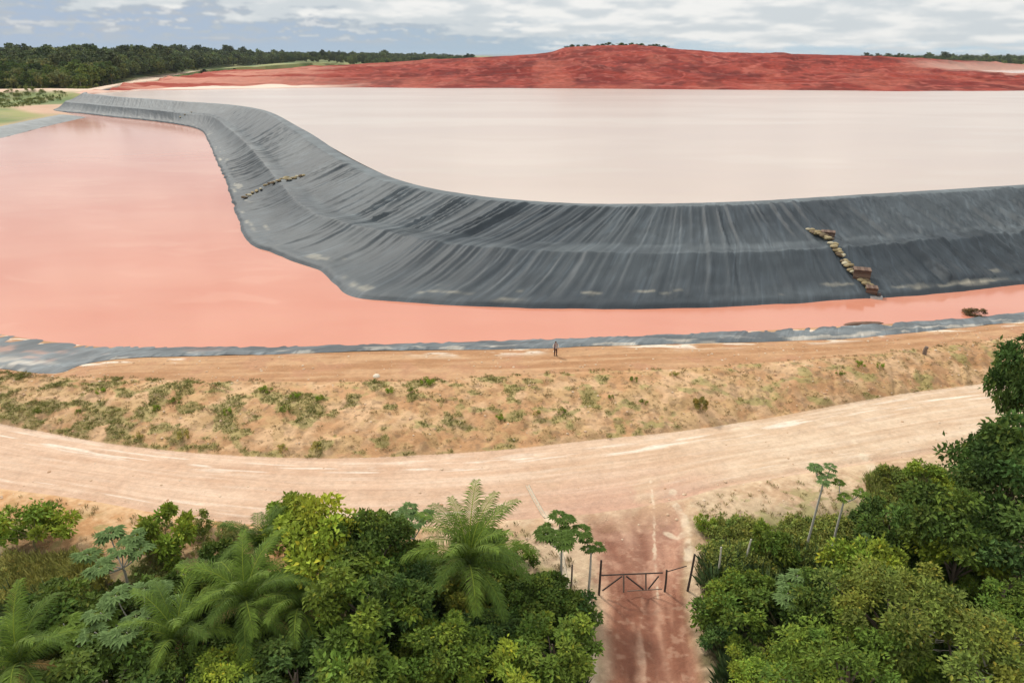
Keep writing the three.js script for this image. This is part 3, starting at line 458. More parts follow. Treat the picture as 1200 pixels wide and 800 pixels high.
const LEAF = { dark: foliage([0.074, 0.130, 0.026]), deep: foliage([0.080, 0.130, 0.018]), mid: foliage([0.122, 0.185, 0.022]), bright: foliage([0.200, 0.272, 0.028]), lime: foliage([0.290, 0.350, 0.034]), olive: foliage([0.165, 0.200, 0.032]), blue: foliage([0.135, 0.205, 0.062]), dry: foliage([0.36, 0.26, 0.10]), straw: foliage([0.33, 0.29, 0.08]), brown: foliage([0.17, 0.115, 0.05]) };
const GEO = {
  round: broadleaf({ seed: 11, n: 6200, L: 0.27, W: 0.15, clumps: 34 }),
  round2: broadleaf({ seed: 12, n: 6200, L: 0.3, W: 0.15, clumps: 40, cr: [0.22, 0.36], ry: 2.1 }),
  loose: broadleaf({ seed: 13, n: 5000, L: 0.36, W: 0.19, clumps: 28, cr: [0.26, 0.4], ry: 1.6, low: -0.2 }),
  fine: broadleaf({ seed: 14, n: 8000, L: 0.17, W: 0.085, clumps: 40, cr: [0.18, 0.3], ry: 1.35, low: -0.15 }),
  fine2: broadleaf({ seed: 15, n: 8000, L: 0.17, W: 0.085, clumps: 36, cr: [0.2, 0.32], ry: 1.5, low: -0.2 }),
  dense: broadleaf({ seed: 19, n: 13000, L: 0.26, W: 0.15, clumps: 70, cr: [0.3, 0.36], ry: 2.3 }),
  bush: broadleaf({ seed: 16, n: 2600, R: 1.2, ry: 0.85, hc: 0.8, L: 0.17, W: 0.09, clumps: 18, trunk: 0.04, low: -0.6, limbs: 7 }),
  bush2: broadleaf({ seed: 17, n: 2400, R: 1.2, ry: 0.95, hc: 0.85, L: 0.22, W: 0.10, clumps: 15, trunk: 0.04, low: -0.6, limbs: 7 }),
  weed: broadleaf({ seed: 18, n: 360, R: 0.6, ry: 0.35, hc: 0.3, L: 0.16, W: 0.07, clumps: 8, trunk: 0.02, low: -0.5, limbs: 3 })
};
const PROTO = { round: [2.5, 4.5], dense: [2.5, 4.5], round2: [2.5, 4.5], loose: [2.5, 4.5], fine: [2.5, 4.5], fine2: [2.5, 4.5], bush: [1.2, 0.8], bush2: [1.2, 0.85], weed: [0.6, 0.3] };
function ppm(p) { return FPX / project(p)[2]; }
function plant(name, geo, mat, px, py, rpx, label, category, group, { sy = 1, hs = 1, trunkMat = bark, names = ['trunk', 'crown'] } = {}) {
  const [R, hc] = PROTO[geo]; let s = 1, b = null;
  for (let k = 0; k < 4; k++) { b = Pg(px, py, hc * s * sy * hs); s = rpx / ppm(V(b.x, b.y + hc * s * sy, b.z)) / R; }
  const g = thing(name, label, category, group); g.position.copy(b); g.position.y -= 0.05; g.scale.set(s, s * sy * hs, s); const lean = hs > 1.2 ? 0 : 0.2; g.rotation.set((JIT() - 0.5) * lean, JIT() * 6.28, (JIT() - 0.5) * lean); g.scale.x *= 0.85 + 0.3 * JIT(); g.scale.z *= 0.85 + 0.3 * JIT();
  part(names[0], GEO[geo].trunk, trunkMat, g); part(names[1], GEO[geo].crown, mat, g); return g;
}

// ------------------------------------------------------------------ cecropias: slender stems, whorls of big lobed leaves
function lobedLeaf(seed) {
  const r = rng(seed), lv = new Leaves(), n = 9, o = V(0, 0, 0.42);
  lv.leaf(V(0, 0, 0), V(0, 0.15, 1).normalize(), V(0, 1, 0), 0.45, 0.03, [1.3, 1.1, 0.8], 0);
  for (let k = 0; k < n; k++) { const a = -2.45 + 4.9 * k / (n - 1), L = (0.50 - 0.16 * Math.abs(a) / 2.45) * (0.9 + 0.2 * r()), d = V(Math.sin(a), -0.16 - 0.12 * r(), Math.cos(a)).normalize(), q = 0.85 + 0.3 * r(); lv.leaf(V(0, 0.065, 0.40), d, V(0, 1, 0), L, 0.19, [q, q, q], 0.12); }
  return lv.build();
}
const LOBED = [lobedLeaf(1), lobedLeaf(2), lobedLeaf(3)];
function cecropia(px, py, rpx, hc, label, tips, mat, seed, group, top = null) {
  const r = rng(seed), b = Pg(px, py, hc), s = 1 / ppm(V(b.x, b.y + hc, b.z)), R = rpx * s;
  const g = thing('cecropia_tree', label, 'tree', group); g.position.copy(b); g.position.y -= 0.1;
  const lean = V((r() - .5) * 0.8, 0, (r() - .5) * 0.8), fork = V(lean.x, hc - Math.min(1.6, R * 0.75), lean.z), tg = [limb([V(0, -0.3, 0), V(lean.x * 0.8, hc * 0.45, lean.z * 0.3), fork], 0.1, 0.065, 7, 8)];
  for (let k = 0; k < tips; k++) {
    const a = k / tips * 6.283 + r() * 0.9, q = tips === 1 ? 0 : R * (k === 0 && tips > 4 ? 0.1 : 0.45 + 0.3 * r()), e = V(lean.x + Math.cos(a) * q, hc + (r() - 0.35) * 0.6, lean.z + Math.sin(a) * q);
    tg.push(limb([fork, V(mix(fork.x, e.x, 0.7), mix(fork.y, e.y, 0.45), mix(fork.z, e.z, 0.7)), e], 0.05, 0.028, 6, 5));
    const nl = 7 + Math.floor(r() * 3);
    for (let m = 0; m < nl; m++) { const lf = part('leaf', LOBED[Math.floor(r() * 3)], mat, g); lf.position.copy(e).add(V(0, -0.03 * m, 0)); const sc = (0.75 + 0.4 * r()) * clamp(R / 1.9, 0.75, 1.25); lf.scale.setScalar(sc); lf.rotation.set((r() - 0.7) * 0.5, m * 2.4 + r() * 0.5, 0, 'YXZ'); }
  }
  part('trunk', mergeGeometries(tg), paleBark, g); return g;
}

// ------------------------------------------------------------------ palms
function frondGeo(seed, L, e0, bend, ll, dead = false) {
  const r = rng(seed), lv = new Leaves(), pts = []; let p = V(0, 0, 0), e = e0; const N = 30;
  for (let i = 0; i <= N; i++) { pts.push(p.clone()); e = e0 - bend * Math.pow(i / N, 1.25); p = p.clone().add(V(0, Math.sin(e) * L / N, Math.cos(e) * L / N)); }
  const nl = 52, side = V(1, 0, 0);
  for (let i = 2; i < nl; i++) {
    const t = i / nl, f = t * N, a = Math.min(N - 1, Math.floor(f)), q = pts[a].clone().lerp(pts[a + 1], f - a), tan = pts[a + 1].clone().sub(pts[a]).normalize(), nrm = new THREE.Vector3().crossVectors(tan, side).normalize(); if (nrm.y < 0) nrm.negate();
    const len = ll * Math.pow(Math.sin(Math.PI * (0.12 + 0.82 * t)), 0.6) * (0.85 + 0.3 * r());
    for (const sgn of [-1, 1]) {
      const d = tan.clone().multiplyScalar(0.55 + 0.5 * t).addScaledVector(side, sgn * 0.9).addScaledVector(nrm, 0.25 - 0.4 * r()).normalize(), k = 0.75 + 0.5 * r(), kk = dead ? [k * 1.0, k * 0.95, k * 0.9] : [k, k, k];
      const m1 = q.clone().addScaledVector(d, len * 0.5), d2 = d.clone(); d2.y -= 0.55 + 0.35 * r(); d2.normalize(); const tip = m1.clone().addScaledVector(d2, len * 0.55), wv = tan.clone().multiplyScalar(0.034);
      const a1 = q.clone().sub(wv.clone().multiplyScalar(0.6)), a2 = q.clone().add(wv.clone().multiplyScalar(0.6)), b1 = m1.clone().sub(wv), b2 = m1.clone().add(wv);
      lv.tri(a1, a2, b2, kk); lv.tri(a1, b2, b1, kk); lv.tri(b1, b2, tip, kk);
    }
  }
  const g = lv.build(), rg = limb([0, 6, 12, 18, 24, 30].map(i => pts[i]), 0.045, 0.01, 5, 8).toNonIndexed(), c = new Float32Array(rg.attributes.position.count * 3); for (let i = 0; i < c.length; i += 3) c.set([1.7, 1.4, 1.2], i); rg.setAttribute('color', new THREE.BufferAttribute(c, 3)); rg.computeVertexNormals();
  return mergeGeometries([g, rg]);
}
const FR = [frondGeo(1, 4.8, 1.42, 1.35, 0.9), frondGeo(2, 4.8, 1.2, 1.75, 0.95), frondGeo(3, 4.5, 0.9, 1.8, 0.95), frondGeo(4, 4.1, 0.5, 1.7, 0.85), frondGeo(5, 3.4, -0.2, 1.2, 0.6, true)];
function palm(px, py, scale, hc, label, mats, seed, { ups = 5, mids = 7, lows = 5, dead = 2, az0 = 0 } = {}) {
  const r = rng(seed), b = Pg(px, py, hc), g = thing('palm_tree', label, 'palm'); g.position.copy(b); g.position.y -= 0.1;
  const tg = [limb([V(0, -0.3, 0), V(0.05, hc * 0.5, 0.05), V(0, hc, 0)], 0.2, 0.15, 9, 8)]; for (let k = 0; k < 26; k++) { const a = k * 2.4, y = hc * (0.25 + 0.75 * k / 26); tg.push(limb([V(Math.cos(a) * 0.1, y - 0.05, Math.sin(a) * 0.1), V(Math.cos(a) * 0.25, y + 0.15, Math.sin(a) * 0.25), V(Math.cos(a) * 0.33, y + 0.4, Math.sin(a) * 0.33)], 0.06, 0.025, 4, 3)); }
  part('trunk', mergeGeometries(tg), std([0.13, 0.09, 0.055]), g);
  let k = 0; const put = (v, m, tilt) => { const f = part('frond', FR[v], m, g); f.position.set(0, hc - 0.05, 0); f.rotation.set(tilt, az0 + (k++) * 2.39996 + r() * 0.3, 0, 'YXZ'); f.scale.setScalar(scale * (0.88 + 0.24 * r())); };
  for (let i = 0; i < ups; i++) put(0, mats[0], (r() - 0.5) * 0.2); for (let i = 0; i < mids; i++) put(i % 2 ? 1 : 2, mats[i % 2], (r() - 0.5) * 0.25); for (let i = 0; i < lows; i++) put(3, mats[1], (r() - 0.5) * 0.3); for (let i = 0; i < dead; i++) put(4, LEAF.dry, (r() - 0.5) * 0.3);
  return g;
}

// ------------------------------------------------------------------ foreground: left of the access road
palm(549, 660, 1.1, 5.0, 'tall palm with upright arching fronds standing against the pale road', [LEAF.mid, LEAF.deep], 3, { ups: 10, mids: 8, lows: 6, dead: 1, az0: 2.6 });
palm(288, 706, 1.08, 4.2, 'spreading palm with drooping green fronds and a skirt of dead ones', [LEAF.mid, LEAF.deep], 8, { ups: 6, mids: 9, lows: 7, dead: 4 });
palm(304, 640, 0.8, 3.4, 'dark palm at the road edge half hidden behind the lime green tree', [LEAF.deep, LEAF.deep], 12, { ups: 4, mids: 6, lows: 4, dead: 1 });
palm(22, 775, 0.95, 4.0, 'low palm with one yellowed frond below the grassy mound', [LEAF.mid, LEAF.deep], 17, { ups: 3, mids: 7, lows: 6, dead: 3, az0: 1 });
palm(352, 712, 0.95, 3.4, 'half grown palm right of the spreading palm', [LEAF.mid, LEAF.mid], 41, { ups: 5, mids: 7, lows: 4, dead: 2, az0: 0.7 });
palm(208, 748, 0.9, 3.2, 'half grown palm between the large cecropia whorls and the spreading palm', [LEAF.mid, LEAF.deep], 42, { ups: 5, mids: 6, lows: 4, dead: 2, az0: 1.9 });
cecropia(136, 640, 50, 3.6, 'broad cecropia with grey green lobed leaves beside the orange shoulder', 8, LEAF.blue, 5);
cecropia(150, 722, 62, 4.6, 'cecropia with dense whorls of lobed leaves in front of the grassy mound', 9, LEAF.blue, 6);
cecropia(95, 745, 45, 4.2, 'small cecropia with dark lobed leaves next to the yellowed palm frond', 6, LEAF.mid, 7);
cecropia(660, 622, 36, 5.4, 'slender pale cecropia with a flat dark crown beside the gate', 8, LEAF.deep, 21);
cecropia(692, 640, 16, 4.4, 'thin cecropia leaning over the red access road near the gate', 3, LEAF.deep, 22);
cecropia(488, 612, 36, 3.4, 'grey leaved cecropia between the tall palm and the pale road', 6, LEAF.blue, 23);
cecropia(228, 668, 24, 2.8, 'small bright leaved cecropia left of the spreading palm', 4, LEAF.bright, 24);
const T = (k, geo, mat, px, py, r, label, o) => plant('broadleaf_tree', geo, LEAF[mat], px, py, r, label, 'tree', o && o.group, o || {});
T(0, 'loose', 'lime', 372, 628, 52, 'lime green broadleaf tree at the road edge beside the dark palm');
T(0, 'loose', 'bright', 340, 612, 34, 'small fresh green tree at the road edge behind the lime green one');
T(0, 'round', 'deep', 440, 640, 50, 'dense dark green tree between the lime green tree and the tall palm');
T(0, 'round2', 'mid', 428, 708, 56, 'mid green tree right of the spreading palm');
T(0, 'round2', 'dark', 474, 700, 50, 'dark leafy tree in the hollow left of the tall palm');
T(0, 'round', 'mid', 512, 768, 54, 'rounded mid green tree in front of the tall palm trunk', { hs: 0.8 });
T(0, 'round2', 'bright', 584, 806, 50, 'rounded fresh green tree below the palm trunk', { hs: 0.8 });
T(0, 'round2', 'mid', 648, 758, 46, 'green tree on the bank of the red access road', { hs: 0.8 });
T(0, 'round', 'deep', 636, 700, 36, 'dark green tree between the tall palm and the slender cecropia', { hs: 0.8 });
T(0, 'loose', 'mid', 420, 790, 60, 'leafy green tree beside the skirt of dead fronds', { hs: 0.8 });
T(0, 'round', 'bright', 262, 800, 46, 'fresh green tree under the spreading palm', { hs: 0.7 });
T(0, 'round2', 'deep', 215, 800, 44, 'dark green tree under the half grown palm beside the cecropia whorls', { hs: 0.7 });
T(0, 'loose', 'deep', 60, 725, 48, 'dark broadleaf tree behind the low palm at the foot of the grassy mound', { hs: 0.8 });
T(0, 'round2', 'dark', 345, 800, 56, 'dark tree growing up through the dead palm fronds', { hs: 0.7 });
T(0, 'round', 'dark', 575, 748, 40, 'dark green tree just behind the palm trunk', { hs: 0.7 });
T(0, 'round2', 'deep', 130, 800, 60, 'dark green tree below the large cecropia whorls', { hs: 0.7 });
T(0, 'loose', 'mid', 470, 815, 50, 'green tree left of the rounded mid green one', { hs: 0.7 });
const SHADE = { dark: 'dusky', deep: 'dark green', mid: 'mid green', olive: 'olive', bright: 'fresh green' };
const S = (geo, mat, px, py, r, label, group, o) => plant('shrub', geo, LEAF[mat], px, py, r, label || `${SHADE[mat]} ${geo === 'bush' ? 'fine leaved' : 'broad leaved'} ${r > 34 ? 'wide' : 'small'} shrub in the ${group.replace('shrubs ', '')}`, 'shrub', group, { names: ['stems', 'foliage'], trunkMat: stemMat, ...(o || {}) });
S('bush', 'bright', 38, 622, 44, 'wide bright green shrub on the orange shoulder of the road');
S('bush2', 'bright', 196, 628, 38, 'fresh green shrub right of the broad cecropia by the road');
S('bush', 'olive', 232, 612, 16, 'small olive shrub on the road shoulder between cecropia and dark palm');
S('bush2', 'deep', 260, 660, 30, 'dark shrub left of the dark palm');
S('bush', 'mid', 606, 655, 24, 'dark green shrub under the right fronds of the tall palm');
S('bush2', 'mid', 672, 715, 26, 'shrub on the sandy bank beside the gate post');
{
  const r = rng(91);
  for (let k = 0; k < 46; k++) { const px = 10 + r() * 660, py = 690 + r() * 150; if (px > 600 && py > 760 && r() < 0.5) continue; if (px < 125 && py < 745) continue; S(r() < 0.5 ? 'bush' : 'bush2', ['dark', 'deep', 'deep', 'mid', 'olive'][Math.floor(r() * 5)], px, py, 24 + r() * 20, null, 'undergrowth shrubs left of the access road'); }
  for (let k = 0; k < 12; k++) S(r() < 0.5 ? 'bush' : 'bush2', ['deep', 'mid', 'olive'][Math.floor(r() * 3)], 390 + r() * 190, 640 + r() * 60, 24 + r() * 16, null, 'undergrowth shrubs left of the access road');
}
// ------------------------------------------------------------------ foreground: right of the access road
cecropia(964, 549, 24, 7.4, 'tall thin cecropia with an umbrella crown against the road', 5, LEAF.blue, 31);
cecropia(992, 572, 22, 6.2, 'second cecropia crown hanging over the road verge beside the tall thin one', 3, LEAF.mid, 32);
cecropia(936, 690, 40, 3.4, 'pale leaved cecropia amid dark shrubs right of the fence posts', 7, LEAF.blue, 33);
cecropia(1032, 640, 26, 4.0, 'cecropia with silvery leaves showing above the dense green thicket', 5, LEAF.blue, 34);
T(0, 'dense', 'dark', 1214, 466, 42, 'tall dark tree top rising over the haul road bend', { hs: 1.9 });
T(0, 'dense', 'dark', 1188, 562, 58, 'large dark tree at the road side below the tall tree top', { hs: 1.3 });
T(0, 'round2', 'deep', 1155, 530, 20, 'small reddish green tree top beside the large dark tree', { hs: 1.5 });
T(0, 'round', 'deep', 1105, 618, 58, 'dense green tree behind the bare white branches by the verge grass');
T(0, 'round2', 'deep', 1040, 612, 40, 'dark green tree at the foot of the cecropias by the road verge', { hs: 0.8 });
T(0, 'loose', 'bright', 1128, 655, 46, 'fresh leafed tree with layered branches left of the large dark tree');
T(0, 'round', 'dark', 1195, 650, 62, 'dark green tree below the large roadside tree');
T(0, 'loose', 'bright', 1025, 668, 44, 'mid green tree right of the pale leaved cecropia');
T(0, 'fine', 'olive', 1060, 722, 78, 'feathery olive green tree with bare white branches above it');
T(0, 'fine2', 'olive', 1120, 775, 84, 'wide feathery olive tree below the bare white branches');
T(0, 'fine', 'mid', 990, 790, 84, 'feathery mid green tree at the foot of the right thicket', { hs: 0.9 });
T(0, 'fine2', 'bright', 895, 800, 56, 'light green feathery tree on the bank right of the access road', { hs: 0.8 });
T(0, 'fine', 'mid', 1200, 735, 66, 'fine leafed green tree in front of the dark ones');
T(0, 'round', 'deep', 985, 712, 46, 'dark green tree between the cecropia and the feathery trees', { hs: 0.9 });
T(0, 'fine2', 'olive', 1210, 810, 60, 'feathery olive tree below the fine leafed one');
T(0, 'round2', 'deep', 1060, 820, 60, 'dark tree showing between the feathery crowns', { hs: 0.8 });
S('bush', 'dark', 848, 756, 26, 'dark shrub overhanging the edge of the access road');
S('bush2', 'mid', 884, 694, 26, 'green shrub right of the gate end below the fence posts');
S('bush', 'olive', 840, 704, 18, 'olive shrub beside the last gate post');
S('bush', 'bright', 828, 612, 13, 'small bright shrub on the sandy verge by the road junction');
S('bush2', 'mid', 905, 640, 30, 'green shrub behind the pale fence posts');
S('bush', 'bright', 1090, 560, 24, 'bright green shrub on the verge below the haul road bend');
S('bush', 'olive', 1045, 562, 18, 'yellow green shrub on the verge beside the washed out trace');
{
  const r = rng(92);
  for (let k = 0; k < 44; k++) { const px = 850 + r() * 350, py = 610 + r() * 210; if (px < 930 && py < 640) continue; S(r() < 0.5 ? 'bush' : 'bush2', ['dark', 'deep', 'mid', 'mid', 'olive'][Math.floor(r() * 5)], px, py, 22 + r() * 20, null, 'undergrowth shrubs right of the access road'); }
}
for (const [seed, bx, by, lab] of [[44, 1084, 742, 'leafless tree with forked whitish branches above the feathery olive crowns'], [45, 1160, 770, 'smaller leafless tree among the feathery crowns and the fine leafed tree']]) { // bare trees
  const r = rng(seed), b = Pg(bx, by, 4.6), g = thing('bare_tree', lab, 'tree'); g.position.copy(b); const tg = [];
  const trunk = [V(0, -0.3, 0), V(0.1, 2, 0), V(0.05, 4.2, 0.1)]; tg.push(limb(trunk, 0.11, 0.07, 7, 6)); part('trunk', tg[0], deadWood, g);
  const br = (p, d, L, rad, lev, parent) => { const m = p.clone().addScaledVector(d, L * 0.5).add(sph(r).multiplyScalar(L * 0.08)), e = p.clone().addScaledVector(d, L); const out = [limb([p, m, e], rad, rad * 0.45, 5, 4)]; if (lev > 0) for (let k = 0; k < 3; k++) out.push(...br(k ? e : m, d.clone().add(sph(r).multiplyScalar(0.75)).add(V(0, 0.15, 0)).normalize(), L * (0.55 + 0.2 * r()), rad * 0.5, lev - 1)); return out; };
  for (let k = 0; k < 5; k++) part('branch', mergeGeometries(br(V(0.05, 3.2 + 0.25 * k, 0.08), V(Math.cos(k * 1.4 + 2), 0.9 + 0.3 * r(), Math.sin(k * 1.4 + 2)).normalize(), 1.3 + 0.6 * r(), 0.055, 2)), deadWood, g);
}
// ------------------------------------------------------------------ grasses and weeds
function tuftGeo(seed, n, h, w, spread) { const r = rng(seed), lv = new Leaves(); for (let k = 0; k < n; k++) { const a = r() * 6.28, q = Math.sqrt(r()) * spread, d = V(Math.cos(a) * (0.25 + 0.5 * r()), 1, Math.sin(a) * (0.25 + 0.5 * r())).normalize(), kk = 0.7 + 0.6 * r(); lv.leaf(V(Math.cos(a) * q, -0.03, Math.sin(a) * q), d, V(-d.z, 0.2, d.x), h * (0.6 + 0.6 * r()), w, [kk, kk, kk], 0.25); } return lv.build(); }
function stuff(name, label, geo, mat, list) {
  const m = new THREE.InstancedMesh(geo, mat, list.length), q = new THREE.Quaternion(), M = new THREE.Matrix4(); list.forEach((o, i) => { q.setFromAxisAngle(V(0, 1, 0), o.a); M.compose(o.p, q, V(o.s, o.s * (o.sy || 1), o.s)); m.setMatrixAt(i, M); m.setColorAt(i, lin(...o.c)); });
  m.name = name; m.userData = { kind: 'stuff', label, category: 'vegetation' }; m.castShadow = m.receiveShadow = true; scene.add(m); return m;
}
const white = new THREE.MeshStandardMaterial({ color: 0xffffff, vertexColors: true, roughness: 0.8, side: THREE.DoubleSide });
{
  const r = rng(61), list = [], list2 = [], list3 = [];
  for (let k = 0; k < 60000 && list.length < 6500; k++) {
    const x = -75 + r() * 150, b = zB(x), e = zR1(x), t = r(), z = mix(b - 0.4, e - 0.1, t), px = x / -z, gl = 0.15 * ss(0.15, -0.45, px) - 0.06;
    const g = fbm(x * 0.5 + 100, z * 0.8 + 7, 4) + gl * (1 - 0.4 * t), green = ss(0.53, 0.66, g), dry = 0.10 + 0.35 * ss(0.5, 0.62, fbm(x * 0.9 + 31, z * 1.1, 4)); if (r() > Math.max(green * 0.5 * ss(0.45, -0.1, px), dry * 0.35)) continue;
    const isG = r() < green * 0.85, c = isG ? mix3([0.17, 0.19, 0.045], [0.36, 0.32, 0.10], r()) : mix3([0.30, 0.22, 0.10], [0.50, 0.38, 0.19], r());
    list.push({ p: V(x, H(x, z), z), s: (0.4 + 0.8 * r() * r()) * (isG ? 1.0 : 0.75), sy: 0.7, a: r() * 6.28, c });
  }
  stuff('slope_grass', 'scattered green and straw coloured grass tufts on the embankment slope', tuftGeo(1, 16, 0.42, 0.05, 0.22), white, list);
  const fill = (out, n, x0, x1, y0, y1, c0, c1, s0, s1, lift = 0.3) => { for (let k = 0; k < n; k++) { const p = Pg(x0 + r() * (x1 - x0), y0 + r() * (y1 - y0), lift); if (!p) continue; if (access(p.x, p.z) > 0.05 || access(p.x + 1.1, p.z) > 0.3 || access(p.x - 1.1, p.z) > 0.3) continue; if (fbm(p.x * 0.5, p.z * 0.5, 3) < 0.36 || p.z < zR2(p.x) + 1.0) continue; out.push({ p, s: s0 + (s1 - s0) * r(), sy: 0.85 + 0.4 * r(), a: r() * 6.28, c: mix3(c0, c1, r()) }); } };
  fill(list2, 900, 0, 112, 655, 715, [0.24, 0.25, 0.05], [0.40, 0.36, 0.09], 0.6, 1.1, 0.5);
  fill(list2, 700, 845, 1010, 612, 662, [0.24, 0.29, 0.05], [0.36, 0.38, 0.08], 0.35, 0.7, 0.25);
  fill(list2, 260, 1020, 1140, 555, 590, [0.2, 0.24, 0.04], [0.33, 0.32, 0.09], 0.4, 0.9, 0.3);
  fill(list2, 160, 805, 850, 650, 760, [0.14, 0.16, 0.035], [0.28, 0.26, 0.08], 0.35, 0.8);
  fill(list2, 700, 0, 700, 700, 820, [0.04, 0.075, 0.02], [0.09, 0.12, 0.03], 0.8, 1.6);
  fill(list2, 800, 830, 1200, 650, 820, [0.04, 0.08, 0.02], [0.1, 0.14, 0.03], 0.8, 1.6);
  const list4 = []; fill(list4, 420, 835, 1020, 612, 668, [0.14, 0.19, 0.03], [0.24, 0.27, 0.05], 0.7, 1.5, 0.3); fill(list4, 130, 1020, 1140, 552, 592, [0.14, 0.19, 0.03], [0.26, 0.28, 0.06], 0.6, 1.2, 0.3); fill(list4, 200, 0, 120, 650, 712, [0.2, 0.22, 0.04], [0.34, 0.32, 0.08], 0.6, 1.3, 0.4); fill(list4, 140, 160, 290, 615, 700, [0.12, 0.15, 0.03], [0.24, 0.24, 0.06], 0.5, 1.1, 0.3);
  stuff('ground_cover', 'low leafy ground cover spreading over the verges below the haul road', GEO.weed.crown, white, list4);
  stuff('tall_grass', 'tall bright grass on the mounds and verges below the haul road', tuftGeo(2, 34, 0.85, 0.05, 0.5), white, list2);
  fill(list3, 420, 0, 330, 578, 650, [0.30, 0.24, 0.09], [0.46, 0.36, 0.16], 0.3, 0.75); fill(list3, 420, 790, 1180, 560, 640, [0.3, 0.26, 0.09], [0.5, 0.4, 0.2], 0.3, 0.75); fill(list3, 260, 590, 705, 600, 760, [0.2, 0.17, 0.06], [0.4, 0.3, 0.14], 0.35, 0.8);
  stuff('verge_grass', 'thin dry grass on the sandy shoulders of the road', tuftGeo(3, 14, 0.45, 0.04, 0.25), white, list3);
}
{
  const r = rng(33), g = new THREE.IcosahedronGeometry(1, 1), p = g.attributes.position; for (let i = 0; i < p.count; i++) { const n = 0.75 + 0.5 * vn3(p.getX(i) * 2 + 5, p.getY(i) * 2, p.getZ(i) * 2); p.setXYZ(i, p.getX(i) * n, p.getY(i) * n * 0.6, p.getZ(i) * n); } g.computeVertexNormals();
  const list = []; for (let k = 0; k < 2600; k++) { const x = -70 + r() * 140, u = r(), z = u < 0.35 ? mix(zL(x), zB(x), r()) : u < 0.75 ? mix(zB(x), zR1(x), r()) : mix(zR1(x), zR2(x) + 5, Math.pow(r(), 0.5)); const c = mix3([0.42, 0.24, 0.13], [0.62, 0.48, 0.34], r()); list.push({ p: V(x, H(x, z), z), s: 0.03 + 0.13 * Math.pow(r(), 4), a: r() * 6, c }); }
  const m = stuff('gravel', 'loose clods and stones scattered over the bare earth', g, new THREE.MeshStandardMaterial({ roughness: 0.95 }), list); m.userData.category = 'gravel';
}
for (const [px, py, r, m] of [[312, 455, 9, 0], [345, 463, 8, 0], [373, 466, 8, 0], [332, 478, 9, 1], [500, 447, 11, 0], [455, 457, 9, 0], [484, 457, 8, 1], [117, 458, 8, 0], [206, 468, 9, 1], [266, 482, 9, 0], [92, 482, 7, 1], [42, 481, 7, 1], [184, 477, 7, 0], [214, 508, 11, 2], [160, 511, 9, 2], [372, 522, 10, 2], [332, 524, 9, 2], [585, 488, 7, 0], [716, 464, 6, 1], [743, 443, 7, 1], [790, 438, 7, 2], [1010, 426, 8, 0], [985, 437, 7, 1], [1032, 428, 7, 0], [660, 482, 8, 1], [630, 484, 7, 2], [755, 470, 7, 1]])
  plant('weed', 'weed', LEAF[['bright', 'olive', 'straw'][m]], px, py, r * 0.7, `low ${['bright green', 'olive', 'straw coloured'][m]} weed bush rooted on the embankment ${py < 450 ? 'top edge' : py > 500 ? 'foot beside the haul road' : 'slope'}`, 'weed', 'weed bushes on the embankment slope', { names: ['stems', 'foliage'], trunkMat: stemMat });
S('bush2', 'straw', 821, 473, 9, 'thin olive shrub on the slope just above the haul road', null, { hs: 1.3 });
S('bush', 'brown', 1143, 366, 12, 'brown withered clump at the water edge on the near liner', null, { sy: 0.7 });
S('bush2', 'straw', 1020, 606, 10, 'small yellowish shrub beside the haul road verge');

// ------------------------------------------------------------------ gate, posts, gutters
function bar(a, b, w, d = w) { const L = a.distanceTo(b), g = new THREE.BoxGeometry(w, L, d, 1, 1, 1), q = new THREE.Quaternion().setFromUnitVectors(V(0, 1, 0), b.clone().sub(a).normalize()); g.applyQuaternion(q); const m = a.clone().add(b).multiplyScalar(0.5); g.translate(m.x, m.y, m.z); return g; }
const woodDark = std([0.055, 0.038, 0.03]), woodGrey = std([0.17, 0.12, 0.09]), woodPale = std([0.55, 0.50, 0.40]);
const gA = Pg(702, 697), gB = Pg(808, 690), gdir = gB.clone().sub(gA).setY(0).normalize(), gn = V(-gdir.z, 0, gdir.x);
function onGate(px, py) { const r = ray(px, py), o = V(0, CAMY, 0), t = gA.clone().sub(o).dot(gn) / r.dot(gn); return o.addScaledVector(r, t); }
function roughPost(h, r0, r1, seed) { const r = rng(seed); const g = limb([V(0, -0.25, 0), V((r() - .5) * 0.08, h * 0.5, (r() - .5) * 0.08), V((r() - .5) * 0.1, h, (r() - .5) * 0.1)], r0, r1, 8, 6); return g; }
function post(px, py, py2, r, mat, label, seed, group, dx = 0) { const b = Pg(px, py); let h = 0; for (; h < 5; h += 0.02) if (project(V(b.x, b.y + h, b.z))[1] < py2) break; const m = new THREE.Mesh(roughPost(h, r, r * 0.85, seed), mat); m.name = numbered('fence_post'); m.position.copy(b); m.rotation.z = dx; scene.add(shadows(m)); return tag(m, label, 'post', group); }
post(702, 697, 656, 0.085, woodDark, 'tall dark gate post at the sandy bank, hinge side', 1);
post(779, 693, 668, 0.08, woodDark, 'short dark post where the gate leaf ends', 2);
post(806, 692, 650, 0.09, woodDark, 'leaning dark gate post against the grassy verge', 3, null, -0.06);
post(667, 702, 662, 0.07, woodGrey, 'grey brown pole beside the slender cecropia', 4, null, -0.05);
post(841, 674, 641, 0.075, woodPale, 'pale fence post in the grass nearer the gate', 5);
post(872, 664, 632, 0.075, woodPale, 'pale fence post in the grass farther from the gate', 6, null, -0.08);
